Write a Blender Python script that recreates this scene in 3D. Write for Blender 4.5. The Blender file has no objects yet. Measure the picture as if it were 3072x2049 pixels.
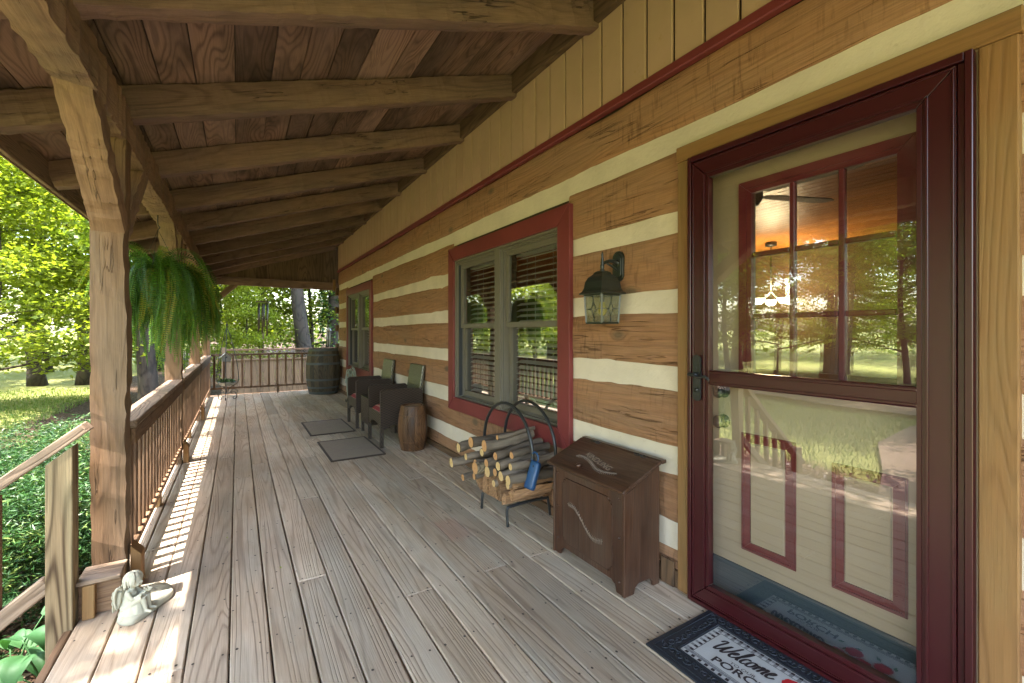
import bpy, bmesh, math, random
import numpy as np
from mathutils import Vector, Matrix, Euler, noise as mnoise
R = math.radians
rnd = random.Random(7)
sc = bpy.context.scene
# ------------------------------------------------------------------ camera
cam = bpy.data.cameras.new('camera'); co = bpy.data.objects.new('camera', cam)
sc.collection.objects.link(co); sc.camera = co
co.location = (0, 0, 1.26); co.rotation_euler = (R(90), 0, R(-31.7))
cam.sensor_width = 36; cam.lens = 15.62; cam.shift_y = -0.0089
cam.clip_start = 0.02; cam.clip_end = 500
# ------------------------------------------------------------------ light
SUN = Vector((-.38, -.12, 1)).normalized()          # towards the sun
w = bpy.data.worlds.new('World'); sc.world = w; w.use_nodes = True
nt = w.node_tree; bg = nt.nodes['Background']
sky = nt.nodes.new('ShaderNodeTexSky'); sky.sky_type = 'NISHITA'; sky.sun_disc = False
sky.sun_elevation = math.asin(SUN.z); sky.sun_rotation = math.atan2(SUN.x, SUN.y)
sky.air_density = 1.3; sky.dust_density = 2.5
nt.links.new(sky.outputs[0], bg.inputs[0]); bg.inputs[1].default_value = 0.15
sl = bpy.data.lights.new('sun', 'SUN'); sl.energy = 2.6; sl.angle = R(0.5); sl.color = (1, .93, .86)
so = bpy.data.objects.new('sun', sl); sc.collection.objects.link(so)
so.rotation_euler = SUN.to_track_quat('Z', 'Y').to_euler()
sc.view_settings.view_transform = 'Standard'; sc.view_settings.look = 'None'
sc.view_settings.exposure = 3.6; sc.view_settings.gamma = 1.0
cy = sc.cycles
cy.max_bounces = 9; cy.diffuse_bounces = 5; cy.glossy_bounces = 4; cy.transmission_bounces = 5
cy.transparent_max_bounces = 12; cy.caustics_reflective = False; cy.caustics_refractive = False
cy.use_denoising = True; cy.sample_clamp_indirect = 6
C = sc.collection

# ------------------------------------------------------------------ node helpers
class NT:
    def __init__(s, name):
        s.m = bpy.data.materials.new(name); s.m.use_nodes = True
        s.t = s.m.node_tree; s.n = s.t.nodes; s.l = s.t.links
        s.p = s.n['Principled BSDF']; s.o = s.n['Material Output']
    def add(s, typ, **kw):
        n = s.n.new(typ)
        for k, v in kw.items(): setattr(n, k, v)
        return n
    def link(s, a, b): s.l.new(a, b)
    def val(s, inp, v):
        if hasattr(v, 'links') or isinstance(v, bpy.types.NodeSocket): s.l.new(v, inp)
        else: inp.default_value = v
    def math(s, op, a, b=0.0, c=0.0, clamp=False):
        n = s.add('ShaderNodeMath', operation=op, use_clamp=clamp)
        s.val(n.inputs[0], a); s.val(n.inputs[1], b)
        if op in ('MULTIPLY_ADD', 'SMOOTH_MIN'): s.val(n.inputs[2], c)
        return n.outputs[0]
    def vmul(s, v, k):
        n = s.add('ShaderNodeVectorMath', operation='MULTIPLY'); s.val(n.inputs[0], v); n.inputs[1].default_value = k
        return n.outputs[0]
    def vadd(s, v, k):
        n = s.add('ShaderNodeVectorMath', operation='ADD'); s.val(n.inputs[0], v); s.val(n.inputs[1], k)
        return n.outputs[0]
    def noise(s, v, scale=1.0, detail=2.0, rough=.5, dist=0.0, out=0):
        n = s.add('ShaderNodeTexNoise'); s.val(n.inputs['Vector'], v)
        n.inputs['Scale'].default_value = scale; n.inputs['Detail'].default_value = detail
        n.inputs['Roughness'].default_value = rough; n.inputs['Distortion'].default_value = dist
        return n.outputs[out]
    def vor(s, v, scale=1.0, feature='F1'):
        n = s.add('ShaderNodeTexVoronoi', feature=feature); s.val(n.inputs['Vector'], v); n.inputs['Scale'].default_value = scale
        return n
    def rng(s, v, a, b, c=0.0, d=1.0, clamp=True):
        n = s.add('ShaderNodeMapRange', clamp=clamp); s.val(n.inputs[0], v)
        for i, k in enumerate((a, b, c, d)): s.val(n.inputs[i+1], k)
        return n.outputs[0]
    def mix(s, f, a, b, mode='MIX'):
        n = s.add('ShaderNodeMix', data_type='RGBA', blend_type=mode); s.val(n.inputs[0], f)
        for i, k in ((6, a), (7, b)):
            if isinstance(k, (tuple, list)): n.inputs[i].default_value = (*k[:3], 1)
            else: s.l.new(k, n.inputs[i])
        return n.outputs[2]
    def gray(s, f):
        n = s.add('ShaderNodeCombineColor')
        for i in range(3): s.l.new(f, n.inputs[i])
        return n.outputs[0]
    def attr(s, name, out):
        n = s.add('ShaderNodeAttribute', attribute_name=name); return n.outputs[out]
    def gc(s): return s.attr('gc', 'Vector')
    def rn(s): return s.attr('rnd', 'Fac')
    def bump(s, h, dist=.002, strength=1.0):
        n = s.add('ShaderNodeBump'); s.val(n.inputs['Height'], h)
        n.inputs['Distance'].default_value = dist; n.inputs['Strength'].default_value = strength
        s.l.new(n.outputs[0], s.p.inputs['Normal'])
    def fin(s, col=None, rough=.6, spec=.5, metal=0.0):
        if col is not None: s.val(s.p.inputs['Base Color'], (*col, 1) if isinstance(col, tuple) else col)
        s.val(s.p.inputs['Roughness'], rough); s.p.inputs['Specular IOR Level'].default_value = spec
        s.p.inputs['Metallic'].default_value = metal
        return s.m

def wood(name, light, dark, sa=.7, sx=5.5, K=150, ring=.6, powr=3, tint=(.75, 1.15), stain=None, stainamt=.5,
         rough=.75, bump=.0015, knots=.55, fiber=.25, marks=0, cracks=0, knotcol=None, spec=.3, ka=1.1, kx=4.0, second=None, blotch=False, kcore=.11):
    T = NT(name); g = T.gc(); r = T.rn()
    base = T.vmul(g, (sa, sx, sx))
    n1 = T.noise(base, 1, 1.5, .45)
    kv = T.vor(T.vmul(g, (ka, kx, kx)))
    kd = kv.outputs['Distance']
    sep = T.add('ShaderNodeSeparateColor'); T.link(kv.outputs['Color'], sep.inputs[0])
    kon = T.math('GREATER_THAN', sep.outputs[0], knots)
    kb = T.math('MULTIPLY', T.rng(kd, .0, .32, 1, 0), kon)
    kb = T.math('MULTIPLY', kb, kb)
    field = T.math('ADD', n1, T.math('MULTIPLY', kb, .32))
    fine = T.noise(T.vmul(g, (3, 60, 60)), 1, 2, .5)
    field = T.math('ADD', field, T.math('MULTIPLY', fine, .006))
    s_ = T.math('SINE', T.math('MULTIPLY', field, K))
    s_ = T.math('MULTIPLY_ADD', s_, .5, .5)
    rg = T.math('POWER', s_, powr)
    fb = T.noise(T.vmul(g, (5, 190, 190)), 1, 3, .6)
    col = T.mix(T.math('MULTIPLY', rg, ring), light, dark)
    if second:
        col = T.mix(T.rng(T.noise(T.vmul(g, (1.0, 7, 7)), 1, 2, .5), .42, .62), col, T.mix(.55, col, second))
    if stain:
        b = T.noise(T.vmul(g, (1.6, 5, 5)), 1, 4, .6)
        col = T.mix(T.math('MULTIPLY', T.rng(b, .45, .7), stainamt), col, stain)
    col = T.mix(1.0, col, T.gray(T.rng(fb, .25, .75, 1-fiber, 1+fiber*.6, False)), 'MULTIPLY')
    kc = knotcol or tuple(c*.45 for c in dark)
    core = T.math('MULTIPLY', T.rng(kd, kcore*.45, kcore, 1, 0), kon)
    col = T.mix(T.math('MULTIPLY', core, .8), col, kc)
    hgt = T.math('ADD', T.math('MULTIPLY', rg, -.6), T.math('MULTIPLY', fb, .7))
    if marks:
        mk = T.noise(T.vmul(g, (55, 7, 7)), 1, 3, .6)
        mk2 = T.noise(T.vmul(g, (3, 2, 2)), 1, 2, .5)
        mm = T.math('MULTIPLY', T.rng(mk, .54, .66), T.rng(mk2, .42, .6))
        col = T.mix(T.math('MULTIPLY', mm, marks), col, tuple(c*.42 for c in dark))
        hgt = T.math('ADD', hgt, T.math('MULTIPLY', mk, 1.2))
    if cracks:
        ck = T.noise(T.vmul(g, (1.1, 26, 26)), 1, 3, .5)
        cl = T.math('ABSOLUTE', T.math('SUBTRACT', ck, .5))
        cm = T.math('MULTIPLY', T.rng(cl, .0, .013, 1, 0), T.rng(T.noise(T.vmul(g, (2.2, 9, 9)), 1, 1, .5), .52, .6))
        col = T.mix(T.math('MULTIPLY', cm, cracks), col, tuple(c*.18 for c in dark))
        hgt = T.math('SUBTRACT', hgt, T.math('MULTIPLY', cm, 3))
    col = T.mix(1.0, col, T.gray(T.rng(r, 0, 1, tint[0], tint[1])), 'MULTIPLY')
    if blotch:        # old pink paint stain soaked into one board, and scattered grey scuffs
        tc = T.add('ShaderNodeTexCoord').outputs['Object']
        sx_ = T.add('ShaderNodeSeparateXYZ'); T.link(T.vadd(tc, (-1.18, -2.62, 0)), sx_.inputs[0])
        wv = T.math('MULTIPLY', T.math('SUBTRACT', T.noise(tc, 14, 3, .6), .5), .12)
        dx = T.math('ABSOLUTE', T.math('MULTIPLY', sx_.outputs[0], 1.9)); dy = T.math('ABSOLUTE', sx_.outputs[1])
        dd = T.math('ADD', T.math('MAXIMUM', dx, dy), wv)
        col = T.mix(T.math('MULTIPLY', T.rng(dd, .11, .19, 1, 0), .24), col, (.36, .13, .10))
        sc2 = T.math('MULTIPLY', T.rng(T.noise(tc, 7, 5, .75), .60, .72), T.rng(T.noise(tc, 60, 3, .7), .48, .6))
        col = T.mix(T.math('MULTIPLY', sc2, .6), col, (.11, .095, .08))
        col = T.mix(1.0, col, T.gray(T.rng(T.noise(tc, 1.1, 3, .6), .3, .7, .84, 1.12, False)), 'MULTIPLY')
    T.bump(hgt, bump)
    return T.fin(col, rough, spec)

def paint(name, col, rough=.6, spec=.4, var=.12, bump=.0006, nscale=40, dirt=None):
    T = NT(name); g = T.gc()
    n = T.noise(g, nscale, 4, .6); n2 = T.noise(g, 3, 3, .6)
    c = T.mix(1.0, col, T.gray(T.rng(n2, .3, .7, 1-var, 1+var, False)), 'MULTIPLY')
    if dirt:
        d = T.noise(g, 22, 5, .7)
        c = T.mix(T.rng(d, .62, .74, 0, .7), c, dirt)
    T.bump(n, bump)
    return T.fin(c, rough, spec)

def leafmat(name, a, b, c=None, trans=.45, rough=.45):
    T = NT(name); r = T.rn()
    col = T.mix(r, a, b)
    if c: col = T.mix(T.rng(r, .8, 1.0), col, c)
    T.fin(col, rough, .35)
    tr = T.add('ShaderNodeBsdfTranslucent'); T.link(T.mix(1.0, col, (1.15, 1.25, .55), 'MULTIPLY'), tr.inputs[0])
    mx = T.add('ShaderNodeMixShader'); mx.inputs[0].default_value = trans
    T.link(T.p.outputs[0], mx.inputs[1]); T.link(tr.outputs[0], mx.inputs[2]); T.link(mx.outputs[0], T.o.inputs[0])
    return T.m

def glassmat(name, f0, tint=(1, 1, 1), rough=0.0, wav=0.0):
    T = NT(name)
    tr = T.add('ShaderNodeBsdfTransparent'); tr.inputs[0].default_value = (*tint, 1)
    gl = T.add('ShaderNodeBsdfGlossy'); gl.inputs['Roughness'].default_value = rough
    ge = T.add('ShaderNodeNewGeometry'); dt = T.add('ShaderNodeVectorMath', operation='DOT_PRODUCT')
    T.link(ge.outputs['Normal'], dt.inputs[0]); T.link(ge.outputs['Incoming'], dt.inputs[1])
    k = T.math('SUBTRACT', 1.0, T.math('ABSOLUTE', dt.outputs['Value']), clamp=True)
    fac = T.math('MULTIPLY_ADD', T.math('POWER', k, 4.5), 1-f0, f0, clamp=True)
    if wav:
        b = T.add('ShaderNodeBump'); b.inputs['Distance'].default_value = wav
        T.link(T.noise(T.gc(), 2.2, 1, .5), b.inputs['Height'])
        T.link(b.outputs[0], gl.inputs['Normal'])
    mx = T.add('ShaderNodeMixShader'); T.link(fac, mx.inputs[0])
    T.link(tr.outputs[0], mx.inputs[1]); T.link(gl.outputs[0], mx.inputs[2]); T.link(mx.outputs[0], T.o.inputs[0])
    return T.m

M = {}
M['deck'] = wood('deck_wood', (.495, .378, .276), (.225, .150, .10), sa=.24, sx=5.0, K=175, ring=.62, powr=4, tint=(.80, 1.12),
                 stain=(.38, .26, .16), stainamt=.55, bump=.0016, knots=.72, fiber=.2, second=(.45, .39, .31), blotch=True, rough=.8, kx=3.2, ka=.9)
M['hewn'] = wood('hewn_timber', (.31, .19, .115), (.15, .082, .048), sa=.8, sx=6, K=60, ring=.45, tint=(.85, 1.12),
                 stain=(.13, .10, .068), stainamt=.6, bump=.002, knots=.8, cracks=.4, second=(.27, .175, .12))
M['rafter'] = wood('rafter_timber', (.225, .138, .105), (.095, .056, .042), sa=.8, sx=6, K=60, ring=.45, tint=(.8, 1.15),
                 stain=(.12, .085, .075), stainamt=.6, bump=.002, knots=.75, cracks=.7, second=(.25, .15, .10))
M['ceil'] = wood('ceiling_board', (.285, .175, .118), (.075, .042, .027), sa=.9, sx=5.5, K=150, ring=.62, powr=2.5, tint=(.5, 1.3),
                 stain=(.045, .034, .022), stainamt=.8, bump=.001, knots=.6, fiber=.18, second=(.32, .215, .165), kx=4.2, ka=1.6)
M['gable'] = wood('gable_board', (.17, .105, .06), (.07, .04, .022), tint=(.7, 1.2), K=80, knots=.75)
M['log'] = wood('log_stain', (.335, .172, .088), (.175, .084, .042), sa=.6, sx=6, K=80, ring=.35, powr=2, tint=(.9, 1.08),
                stain=(.26, .150, .088), stainamt=.7, bump=.0022, knots=.66, marks=.5, cracks=.3, knotcol=(.11, .085, .055), fiber=.26, kcore=.20,
                second=(.31, .180, .105), ka=2.6, kx=5)
M['logend'] = wood('log_end_wood', (.13, .075, .04), (.05, .03, .018), K=60)
M['casing'] = wood('casing_wood', (.245, .127, .047), (.155, .076, .028), sa=.6, sx=7, K=90, ring=.4, tint=(.92, 1.05),
                   stain=(.22, .15, .065), stainamt=.6, bump=.001, knots=.8, cracks=.0, fiber=.15)
M['rail'] = wood('railing_wood', (.21, .122, .068), (.095, .052, .03), sa=.8, sx=9, K=110, ring=.6, tint=(.7, 1.2), bump=.0015,
                 stain=(.15, .10, .062), knots=.85)
M['railtop'] = wood('rail_top_wood', (.27, .19, .13), (.12, .078, .05), sa=.7, sx=7, K=130, ring=.7, tint=(.85, 1.1), bump=.002, knots=.85)
M['newel'] = wood('newel_wood', (.23, .16, .088), (.06, .034, .016), sa=.55, sx=6, K=120, ring=.95, powr=2, tint=(.9, 1.05), bump=.0025,
                  knots=.35, ka=.7, kx=2.5, second=(.33, .27, .15), knotcol=(.25, .17, .09))
M['fence'] = wood('fence_wood', (.17, .118, .068), (.10, .068, .038), tint=(.75, 1.15), K=60, knots=.9)
M['post'] = wood('post_timber', (.23, .132, .07), (.11, .06, .031), sa=.9, sx=6, K=80, ring=.55, tint=(.95, 1.05),
                 stain=(.12, .08, .046), stainamt=.55, bump=.002, knots=.9, cracks=.5, second=(.21, .15, .095))
M['chink'] = paint('chinking', (.60, .525, .42), .8, .2, .10, .004, 28, dirt=(.42, .35, .25))
M['siding'] = paint('siding_paint', (.45, .305, .20), .6, .3, .06, .0008, 60, dirt=(.38, .26, .11))
M['groove'] = paint('siding_groove', (.025, .015, .008), .8, .2)
M['redtrim'] = paint('barn_red_paint', (.165, .032, .032), .45, .4, .12, .0008, 30)
M['maroon'] = paint('maroon_enamel', (.040, .005, .007), .30, .6, .05, .0001, 3)
M['sash'] = paint('olive_grey_sash', (.14, .125, .10), .4, .4, .05, .0002)
M['blind'] = paint('white_slat', (.80, .78, .74), .5, .3, .04)
M['tan'] = paint('tan_door_paint', (.40, .30, .21), .5, .4, .04, .0002)
M['doorred'] = paint('door_moulding_red', (.14, .016, .022), .35, .5, .06, .0002)
M['glass_win'] = glassmat('window_glass', .36, (.70, .74, .70))
M['glass_door'] = glassmat('storm_glass', .19, (.93, .95, .93), wav=.0012)
M['darkroom'] = paint('dim_room', (.10, .075, .055), .9, .1)
M['brass'] = NT('brass').fin((.6, .42, .18), .3, .5, 1)
M['iron'] = paint('black_iron', (.018, .019, .020), .4, .5, .1, .0003)
M['lampmetal'] = paint('bronze_green_metal', (.016, .020, .016), .32, .6, .15, .0003)
M['rubber'] = paint('dark_rubber', (.022, .026, .034), .45, .4, .15, .0012, 120)
M['slate'] = paint('slate_sweep', (.045, .06, .075), .35, .4)
M['bluebox'] = paint('blue_case', (.014, .055, .14), .4, .5, .05)
M['grey'] = paint('grey_metal', (.25, .27, .25), .35, .5, .1)

# ------------------------------------------------------------------ mesh builder
class MB:
    def __init__(s): s.v = []; s.f = []; s.g = []; s.r = []; s.mi = []; s.sm = []
    def add(s, vs, fs, grain=0, rn=None, off=None, mat=0, smooth=False, gcs=None):
        rn = rnd.random() if rn is None else rn
        off = (rnd.uniform(-20, 20), rnd.uniform(-20, 20), rnd.uniform(-20, 20)) if off is None else off
        b = len(s.v)
        for i, p in enumerate(vs):
            s.v.append(tuple(p))
            q = gcs[i] if gcs else p
            a = (q[grain], q[(grain+1) % 3], q[(grain+2) % 3])
            s.g.append((a[0]+off[0], a[1]+off[1], a[2]+off[2])); s.r.append(rn)
        for f in fs: s.f.append(tuple(b+i for i in f)); s.mi.append(mat); s.sm.append(smooth)
    def box(s, x0, x1, y0, y1, z0, z1, grain=0, ch=0.0, **k):
        x0, x1 = min(x0, x1), max(x0, x1); y0, y1 = min(y0, y1), max(y0, y1); z0, z1 = min(z0, z1), max(z0, z1)
        c = min(ch, (x1-x0)*.4, (y1-y0)*.4, (z1-z0)*.4)
        if c <= 0:
            vs = [(x, y, z) for x in (x0, x1) for y in (y0, y1) for z in (z0, z1)]
            fs = [(0, 1, 3, 2), (4, 6, 7, 5), (0, 4, 5, 1), (2, 3, 7, 6), (0, 2, 6, 4), (1, 5, 7, 3)]
            s.add(vs, fs, grain, **k); return
        lo = (x0, y0, z0); hi = (x1, y1, z1); vs = []; idx = {}
        for sx in (0, 1):
            for sy in (0, 1):
                for sz in (0, 1):
                    S = (sx, sy, sz)
                    for ax in range(3):
                        p = [(hi[i] if S[i] else lo[i]) if i == ax else ((hi[i]-c) if S[i] else (lo[i]+c)) for i in range(3)]
                        idx[(S, ax)] = len(vs); vs.append(p)
        fs = []
        for ax in range(3):
            u, v = (ax+1) % 3, (ax+2) % 3
            for e in (0, 1):
                q = []
                for (a, b) in ((0, 0), (1, 0), (1, 1), (0, 1)):
                    S = [0, 0, 0]; S[ax] = e; S[u] = a; S[v] = b; q.append(idx[(tuple(S), ax)])
                fs.append(q if e else q[::-1])
        for ax in range(3):           # edges along ax
            u, v = (ax+1) % 3, (ax+2) % 3
            for a in (0, 1):
                for b in (0, 1):
                    S0 = [0, 0, 0]; S0[u] = a; S0[v] = b; S1 = list(S0); S1[ax] = 1
                    q = [idx[(tuple(S0), u)], idx[(tuple(S1), u)], idx[(tuple(S1), v)], idx[(tuple(S0), v)]]
                    fs.append(q if (a == b) else q[::-1])
        for S in [(a, b, d) for a in (0, 1) for b in (0, 1) for d in (0, 1)]:
            q = [idx[(S, 0)], idx[(S, 1)], idx[(S, 2)]]
            fs.append(q if sum(S) % 2 else q[::-1])
        s.add(vs, fs, grain, **k)
    def obox(s, p0, p1, wdt, hgt, up=(0, 0, 1), ch=0.0, **k):
        """box from p0 to p1 (centre line)"""
        p0 = Vector(p0); p1 = Vector(p1); t = (p1-p0); L = t.length; t.normalize()
        sd = t.cross(Vector(up)).normalized(); n = sd.cross(t)
        m = MB(); m.box(0, L, -wdt/2, wdt/2, -hgt/2, hgt/2, 0, ch)
        mat = Matrix((t, -sd, n)).transposed()
        vs = [p0 + mat @ Vector(v) for v in m.v]
        s.add(vs, m.f, 0, gcs=[Vector(v) for v in m.v], **k)
    def tube(s, pts, rad, n=8, closed=False, cap=True, **k):
        pts = [Vector(p) for p in pts]; N = len(pts)
        if not hasattr(rad, '__len__'): rad = [rad]*N
        vs = []; gs = []; fs = []; prev = None; acc = 0
        for i, p in enumerate(pts):
            a = pts[(i-1) % N] if (i > 0 or closed) else p; b = pts[(i+1) % N] if (i < N-1 or closed) else p
            t = (b-a).normalized()
            if prev is None:
                prev = t.orthogonal().normalized()
            prev = (prev - t*prev.dot(t)).normalized(); q = t.cross(prev)
            if i: acc += (p-pts[i-1]).length
            for j in range(n):
                an = 2*math.pi*j/n
                d = prev*math.cos(an)+q*math.sin(an)
                vs.append(p+d*rad[i]); gs.append((acc, math.cos(an)*rad[i], math.sin(an)*rad[i]))
        for i in range(N if closed else N-1):
            i2 = (i+1) % N
            for j in range(n):
                fs.append((i*n+j, i*n+(j+1) % n, i2*n+(j+1) % n, i2*n+j))
        k.setdefault('smooth', True)
        if cap and not closed:
            fs.append(tuple(range(n))[::-1]); fs.append(tuple((N-1)*n+j for j in range(n)))
        s.add(vs, fs, 0, gcs=gs, **k)
    def lathe(s, prof, c=(0, 0, 0), n=24, cap=True, scale=(1, 1), **k):
        vs = []; fs = []
        for (r, z) in prof:
            for j in range(n):
                a = 2*math.pi*j/n; vs.append((c[0]+r*math.cos(a)*scale[0], c[1]+r*math.sin(a)*scale[1], c[2]+z))
        for i in range(len(prof)-1):
            for j in range(n): fs.append((i*n+j, i*n+(j+1) % n, (i+1)*n+(j+1) % n, (i+1)*n+j))
        if cap: fs.append(tuple(range(n))[::-1]); fs.append(tuple((len(prof)-1)*n+j for j in range(n)))
        k.setdefault('smooth', True)
        s.add(vs, fs, k.pop('grain', 2), **k)
    def sphere(s, c, r, sc=(1, 1, 1), n=14, m=9, rot=None, **k):
        vs = []; fs = []
        for i in range(m+1):
            th = math.pi*i/m
            for j in range(n):
                a = 2*math.pi*j/n
                p = Vector((r*sc[0]*math.sin(th)*math.cos(a), r*sc[1]*math.sin(th)*math.sin(a), r*sc[2]*math.cos(th)))
                if rot: p = rot @ p
                vs.append(Vector(c)+p)
        for i in range(m):
            for j in range(n): fs.append((i*n+j, (i+1)*n+j, (i+1)*n+(j+1) % n, i*n+(j+1) % n))
        k.setdefault('smooth', True)
        s.add(vs, fs, 0, **k)
    def poly(s, pts, t, n, **k):
        """flat polygon pts, extruded by vector t*n"""
        pts = [Vector(p) for p in pts]; e = Vector(n)*t; N = len(pts)
        vs = pts+[p+e for p in pts]
        fs = [tuple(range(N))[::-1], tuple(range(N, 2*N))]+[(i, (i+1) % N, N+(i+1) % N, N+i) for i in range(N)]
        s.add(vs, fs, k.pop('grain', 0), **k)
    def build(s, name, mats, parent=None, world=False, bevel=0, fixn=False):
        me = bpy.data.meshes.new(name)
        off = Vector((0, 0, 0))
        if world and parent:
            q = parent
            while q: off += q.location; q = q.parent
        vs = [(a-off.x, b-off.y, c-off.z) for a, b, c in s.v]
        me.from_pydata(vs, [], s.f)
        if not isinstance(mats, (list, tuple)): mats = [mats]
        for m in mats: me.materials.append(m)
        me.polygons.foreach_set('material_index', s.mi); me.polygons.foreach_set('use_smooth', s.sm)
        a = me.attributes.new('gc', 'FLOAT_VECTOR', 'POINT'); a.data.foreach_set('vector', np.array(s.g, dtype=np.float32).ravel())
        a = me.attributes.new('rnd', 'FLOAT', 'POINT'); a.data.foreach_set('value', np.array(s.r, dtype=np.float32))
        if fixn:
            bm = bmesh.new(); bm.from_mesh(me); bmesh.ops.recalc_face_normals(bm, faces=bm.faces); bm.to_mesh(me); bm.free()
        me.update()
        o = bpy.data.objects.new(name, me); C.objects.link(o)
        if parent: o.parent = parent
        if bevel:
            b = o.modifiers.new('bevel', 'BEVEL'); b.width = bevel; b.segments = 1; b.limit_method = 'ANGLE'
        return o

def tag(o, label=None, cat=None, group=None, kind=None):
    if label: o['label'] = label
    if cat: o['category'] = cat
    if group: o['group'] = group
    if kind: o['kind'] = kind
    return o
def thing(name, label, cat, loc=(0, 0, 0), rz=0, group=None):
    o = bpy.data.objects.new(name, None); C.objects.link(o); o.empty_display_size = .1
    o.location = loc; o.rotation_euler = (0, 0, rz)
    return tag(o, label, cat, group)
def copy_tree(o, parent=None):
    c = o.copy(); C.objects.link(c)
    if parent: c.parent = parent
    for ch in list(o.children): copy_tree(ch, c)
    return c
def fastmesh(name, V, Fq, rn, mats, parent=None, gc=None):
    """V (n,3) array, Fq (m,4) array of quads"""
    me = bpy.data.meshes.new(name); V = np.asarray(V, np.float32); Fq = np.asarray(Fq, np.int32)
    me.vertices.add(len(V)); me.vertices.foreach_set('co', V.ravel())
    me.loops.add(Fq.size); me.loops.foreach_set('vertex_index', Fq.ravel())
    me.polygons.add(len(Fq)); me.polygons.foreach_set('loop_start', np.arange(0, Fq.size, Fq.shape[1], dtype=np.int32))
    a = me.attributes.new('rnd', 'FLOAT', 'POINT'); a.data.foreach_set('value', np.asarray(rn, np.float32))
    a = me.attributes.new('gc', 'FLOAT_VECTOR', 'POINT'); a.data.foreach_set('vector', (V if gc is None else np.asarray(gc, np.float32)).ravel())
    for m in (mats if isinstance(mats, (list, tuple)) else [mats]): me.materials.append(m)
    me.update(); me.validate()
    o = bpy.data.objects.new(name, me); C.objects.link(o)
    if parent: o.parent = parent
    return o

def hewn(mb, p0, p1, wdt, hgt, depth=.005, seg=.022, up=(0, 0, 1), bow=.004, per=.10, rn=None):
    """adze-hewn timber: scalloped faces, wandering arrises"""
    p0 = Vector(p0); p1 = Vector(p1); t = p1-p0; L = t.length; t.normalize()
    sd = t.cross(Vector(up)).normalized(); n = sd.cross(t)
    N = max(2, int(L/seg)); m = 3
    loops = []
    for i in range(m): loops.append((-1+2*i/m, -1, 3))     # bottom
    for i in range(m): loops.append((1, -1+2*i/m, 0))
    for i in range(m): loops.append((1-2*i/m, 1, 2))
    for i in range(m): loops.append((-1, 1-2*i/m, 1))
    seqs = []
    for k in range(4):
        b = [-.2]
        while b[-1] < L+.3: b.append(b[-1]+rnd.uniform(.6, 1.45)*per)
        seqs.append((b, [rnd.uniform(.35, 1)*depth for _ in b], rnd.uniform(-.25, .25), rnd.uniform(0, 50)))
    def sca(k, x, a):
        b, d, sk, _ = seqs[k]; x += sk*a*wdt
        for j in range(len(b)-1):
            if b[j] <= x < b[j+1]:
                f = (x-b[j])/(b[j+1]-b[j]); return d[j]*(1-(2*f-1)**2)
        return 0
    vs = []; gs = []; fs = []; P = len(loops)
    for i in range(N+1):
        x = L*i/N
        w4 = [bow*mnoise.noise(Vector((x*2.2, k*7.3, seqs[k][3]))) for k in range(4)]
        for (a, b, kk) in loops:
            ca = a; cb = b; da = db = 0
            if abs(a) > .99: da = sca(0 if a > 0 else 1, x, b)+w4[0 if a > 0 else 1]
            if abs(b) > .99: db = sca(2 if b > 0 else 3, x, a)+w4[2 if b > 0 else 3]
            sa_ = a*wdt/2-math.copysign(da, a) if abs(a) > .99 else a*wdt/2
            sb_ = b*hgt/2-math.copysign(db, b) if abs(b) > .99 else b*hgt/2
            if abs(a) > .99 and abs(b) > .99:
                sa_ -= math.copysign(.003, a); sb_ -= math.copysign(.003, b)
            vs.append(p0+t*x+sd*sa_+n*sb_); gs.append((x, sa_, sb_))
    for i in range(N):
        for j in range(P):
            fs.append((i*P+j, i*P+(j+1) % P, (i+1)*P+(j+1) % P, (i+1)*P+j))
    fs.append(tuple(range(P))[::-1]); fs.append(tuple(N*P+j for j in range(P)))
    mb.add(vs, fs, 0, gcs=gs, rn=rn)

def text_geo(txt, size, shear=0, bold=0, ext=0.0):
    cu = bpy.data.curves.new('tmp', 'FONT'); cu.body = txt; cu.size = size; cu.shear = shear; cu.offset = bold; cu.extrude = ext
    cu.resolution_u = 3
    o = bpy.data.objects.new('tmp', cu); C.objects.link(o)
    dg = bpy.context.evaluated_depsgraph_get(); me = bpy.data.meshes.new_from_object(o.evaluated_get(dg))
    V = [v.co.copy() for v in me.vertices]; Fs = [tuple(p.vertices) for p in me.polygons]
    bpy.data.objects.remove(o); bpy.data.curves.remove(cu); bpy.data.meshes.remove(me)
    return V, Fs
def crom(pts, k=6):
    pts = [Vector(p) for p in pts]; out = []
    P = [pts[0]]+pts+[pts[-1]]
    for i in range(1, len(P)-2):
        for j in range(k):
            t = j/k; a, b, c, d = P[i-1], P[i], P[i+1], P[i+2]
            out.append(.5*((2*b)+(c-a)*t+(2*a-5*b+4*c-d)*t*t+(3*b-a-3*c+d)*t**3))
    out.append(pts[-1]); return out
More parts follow.
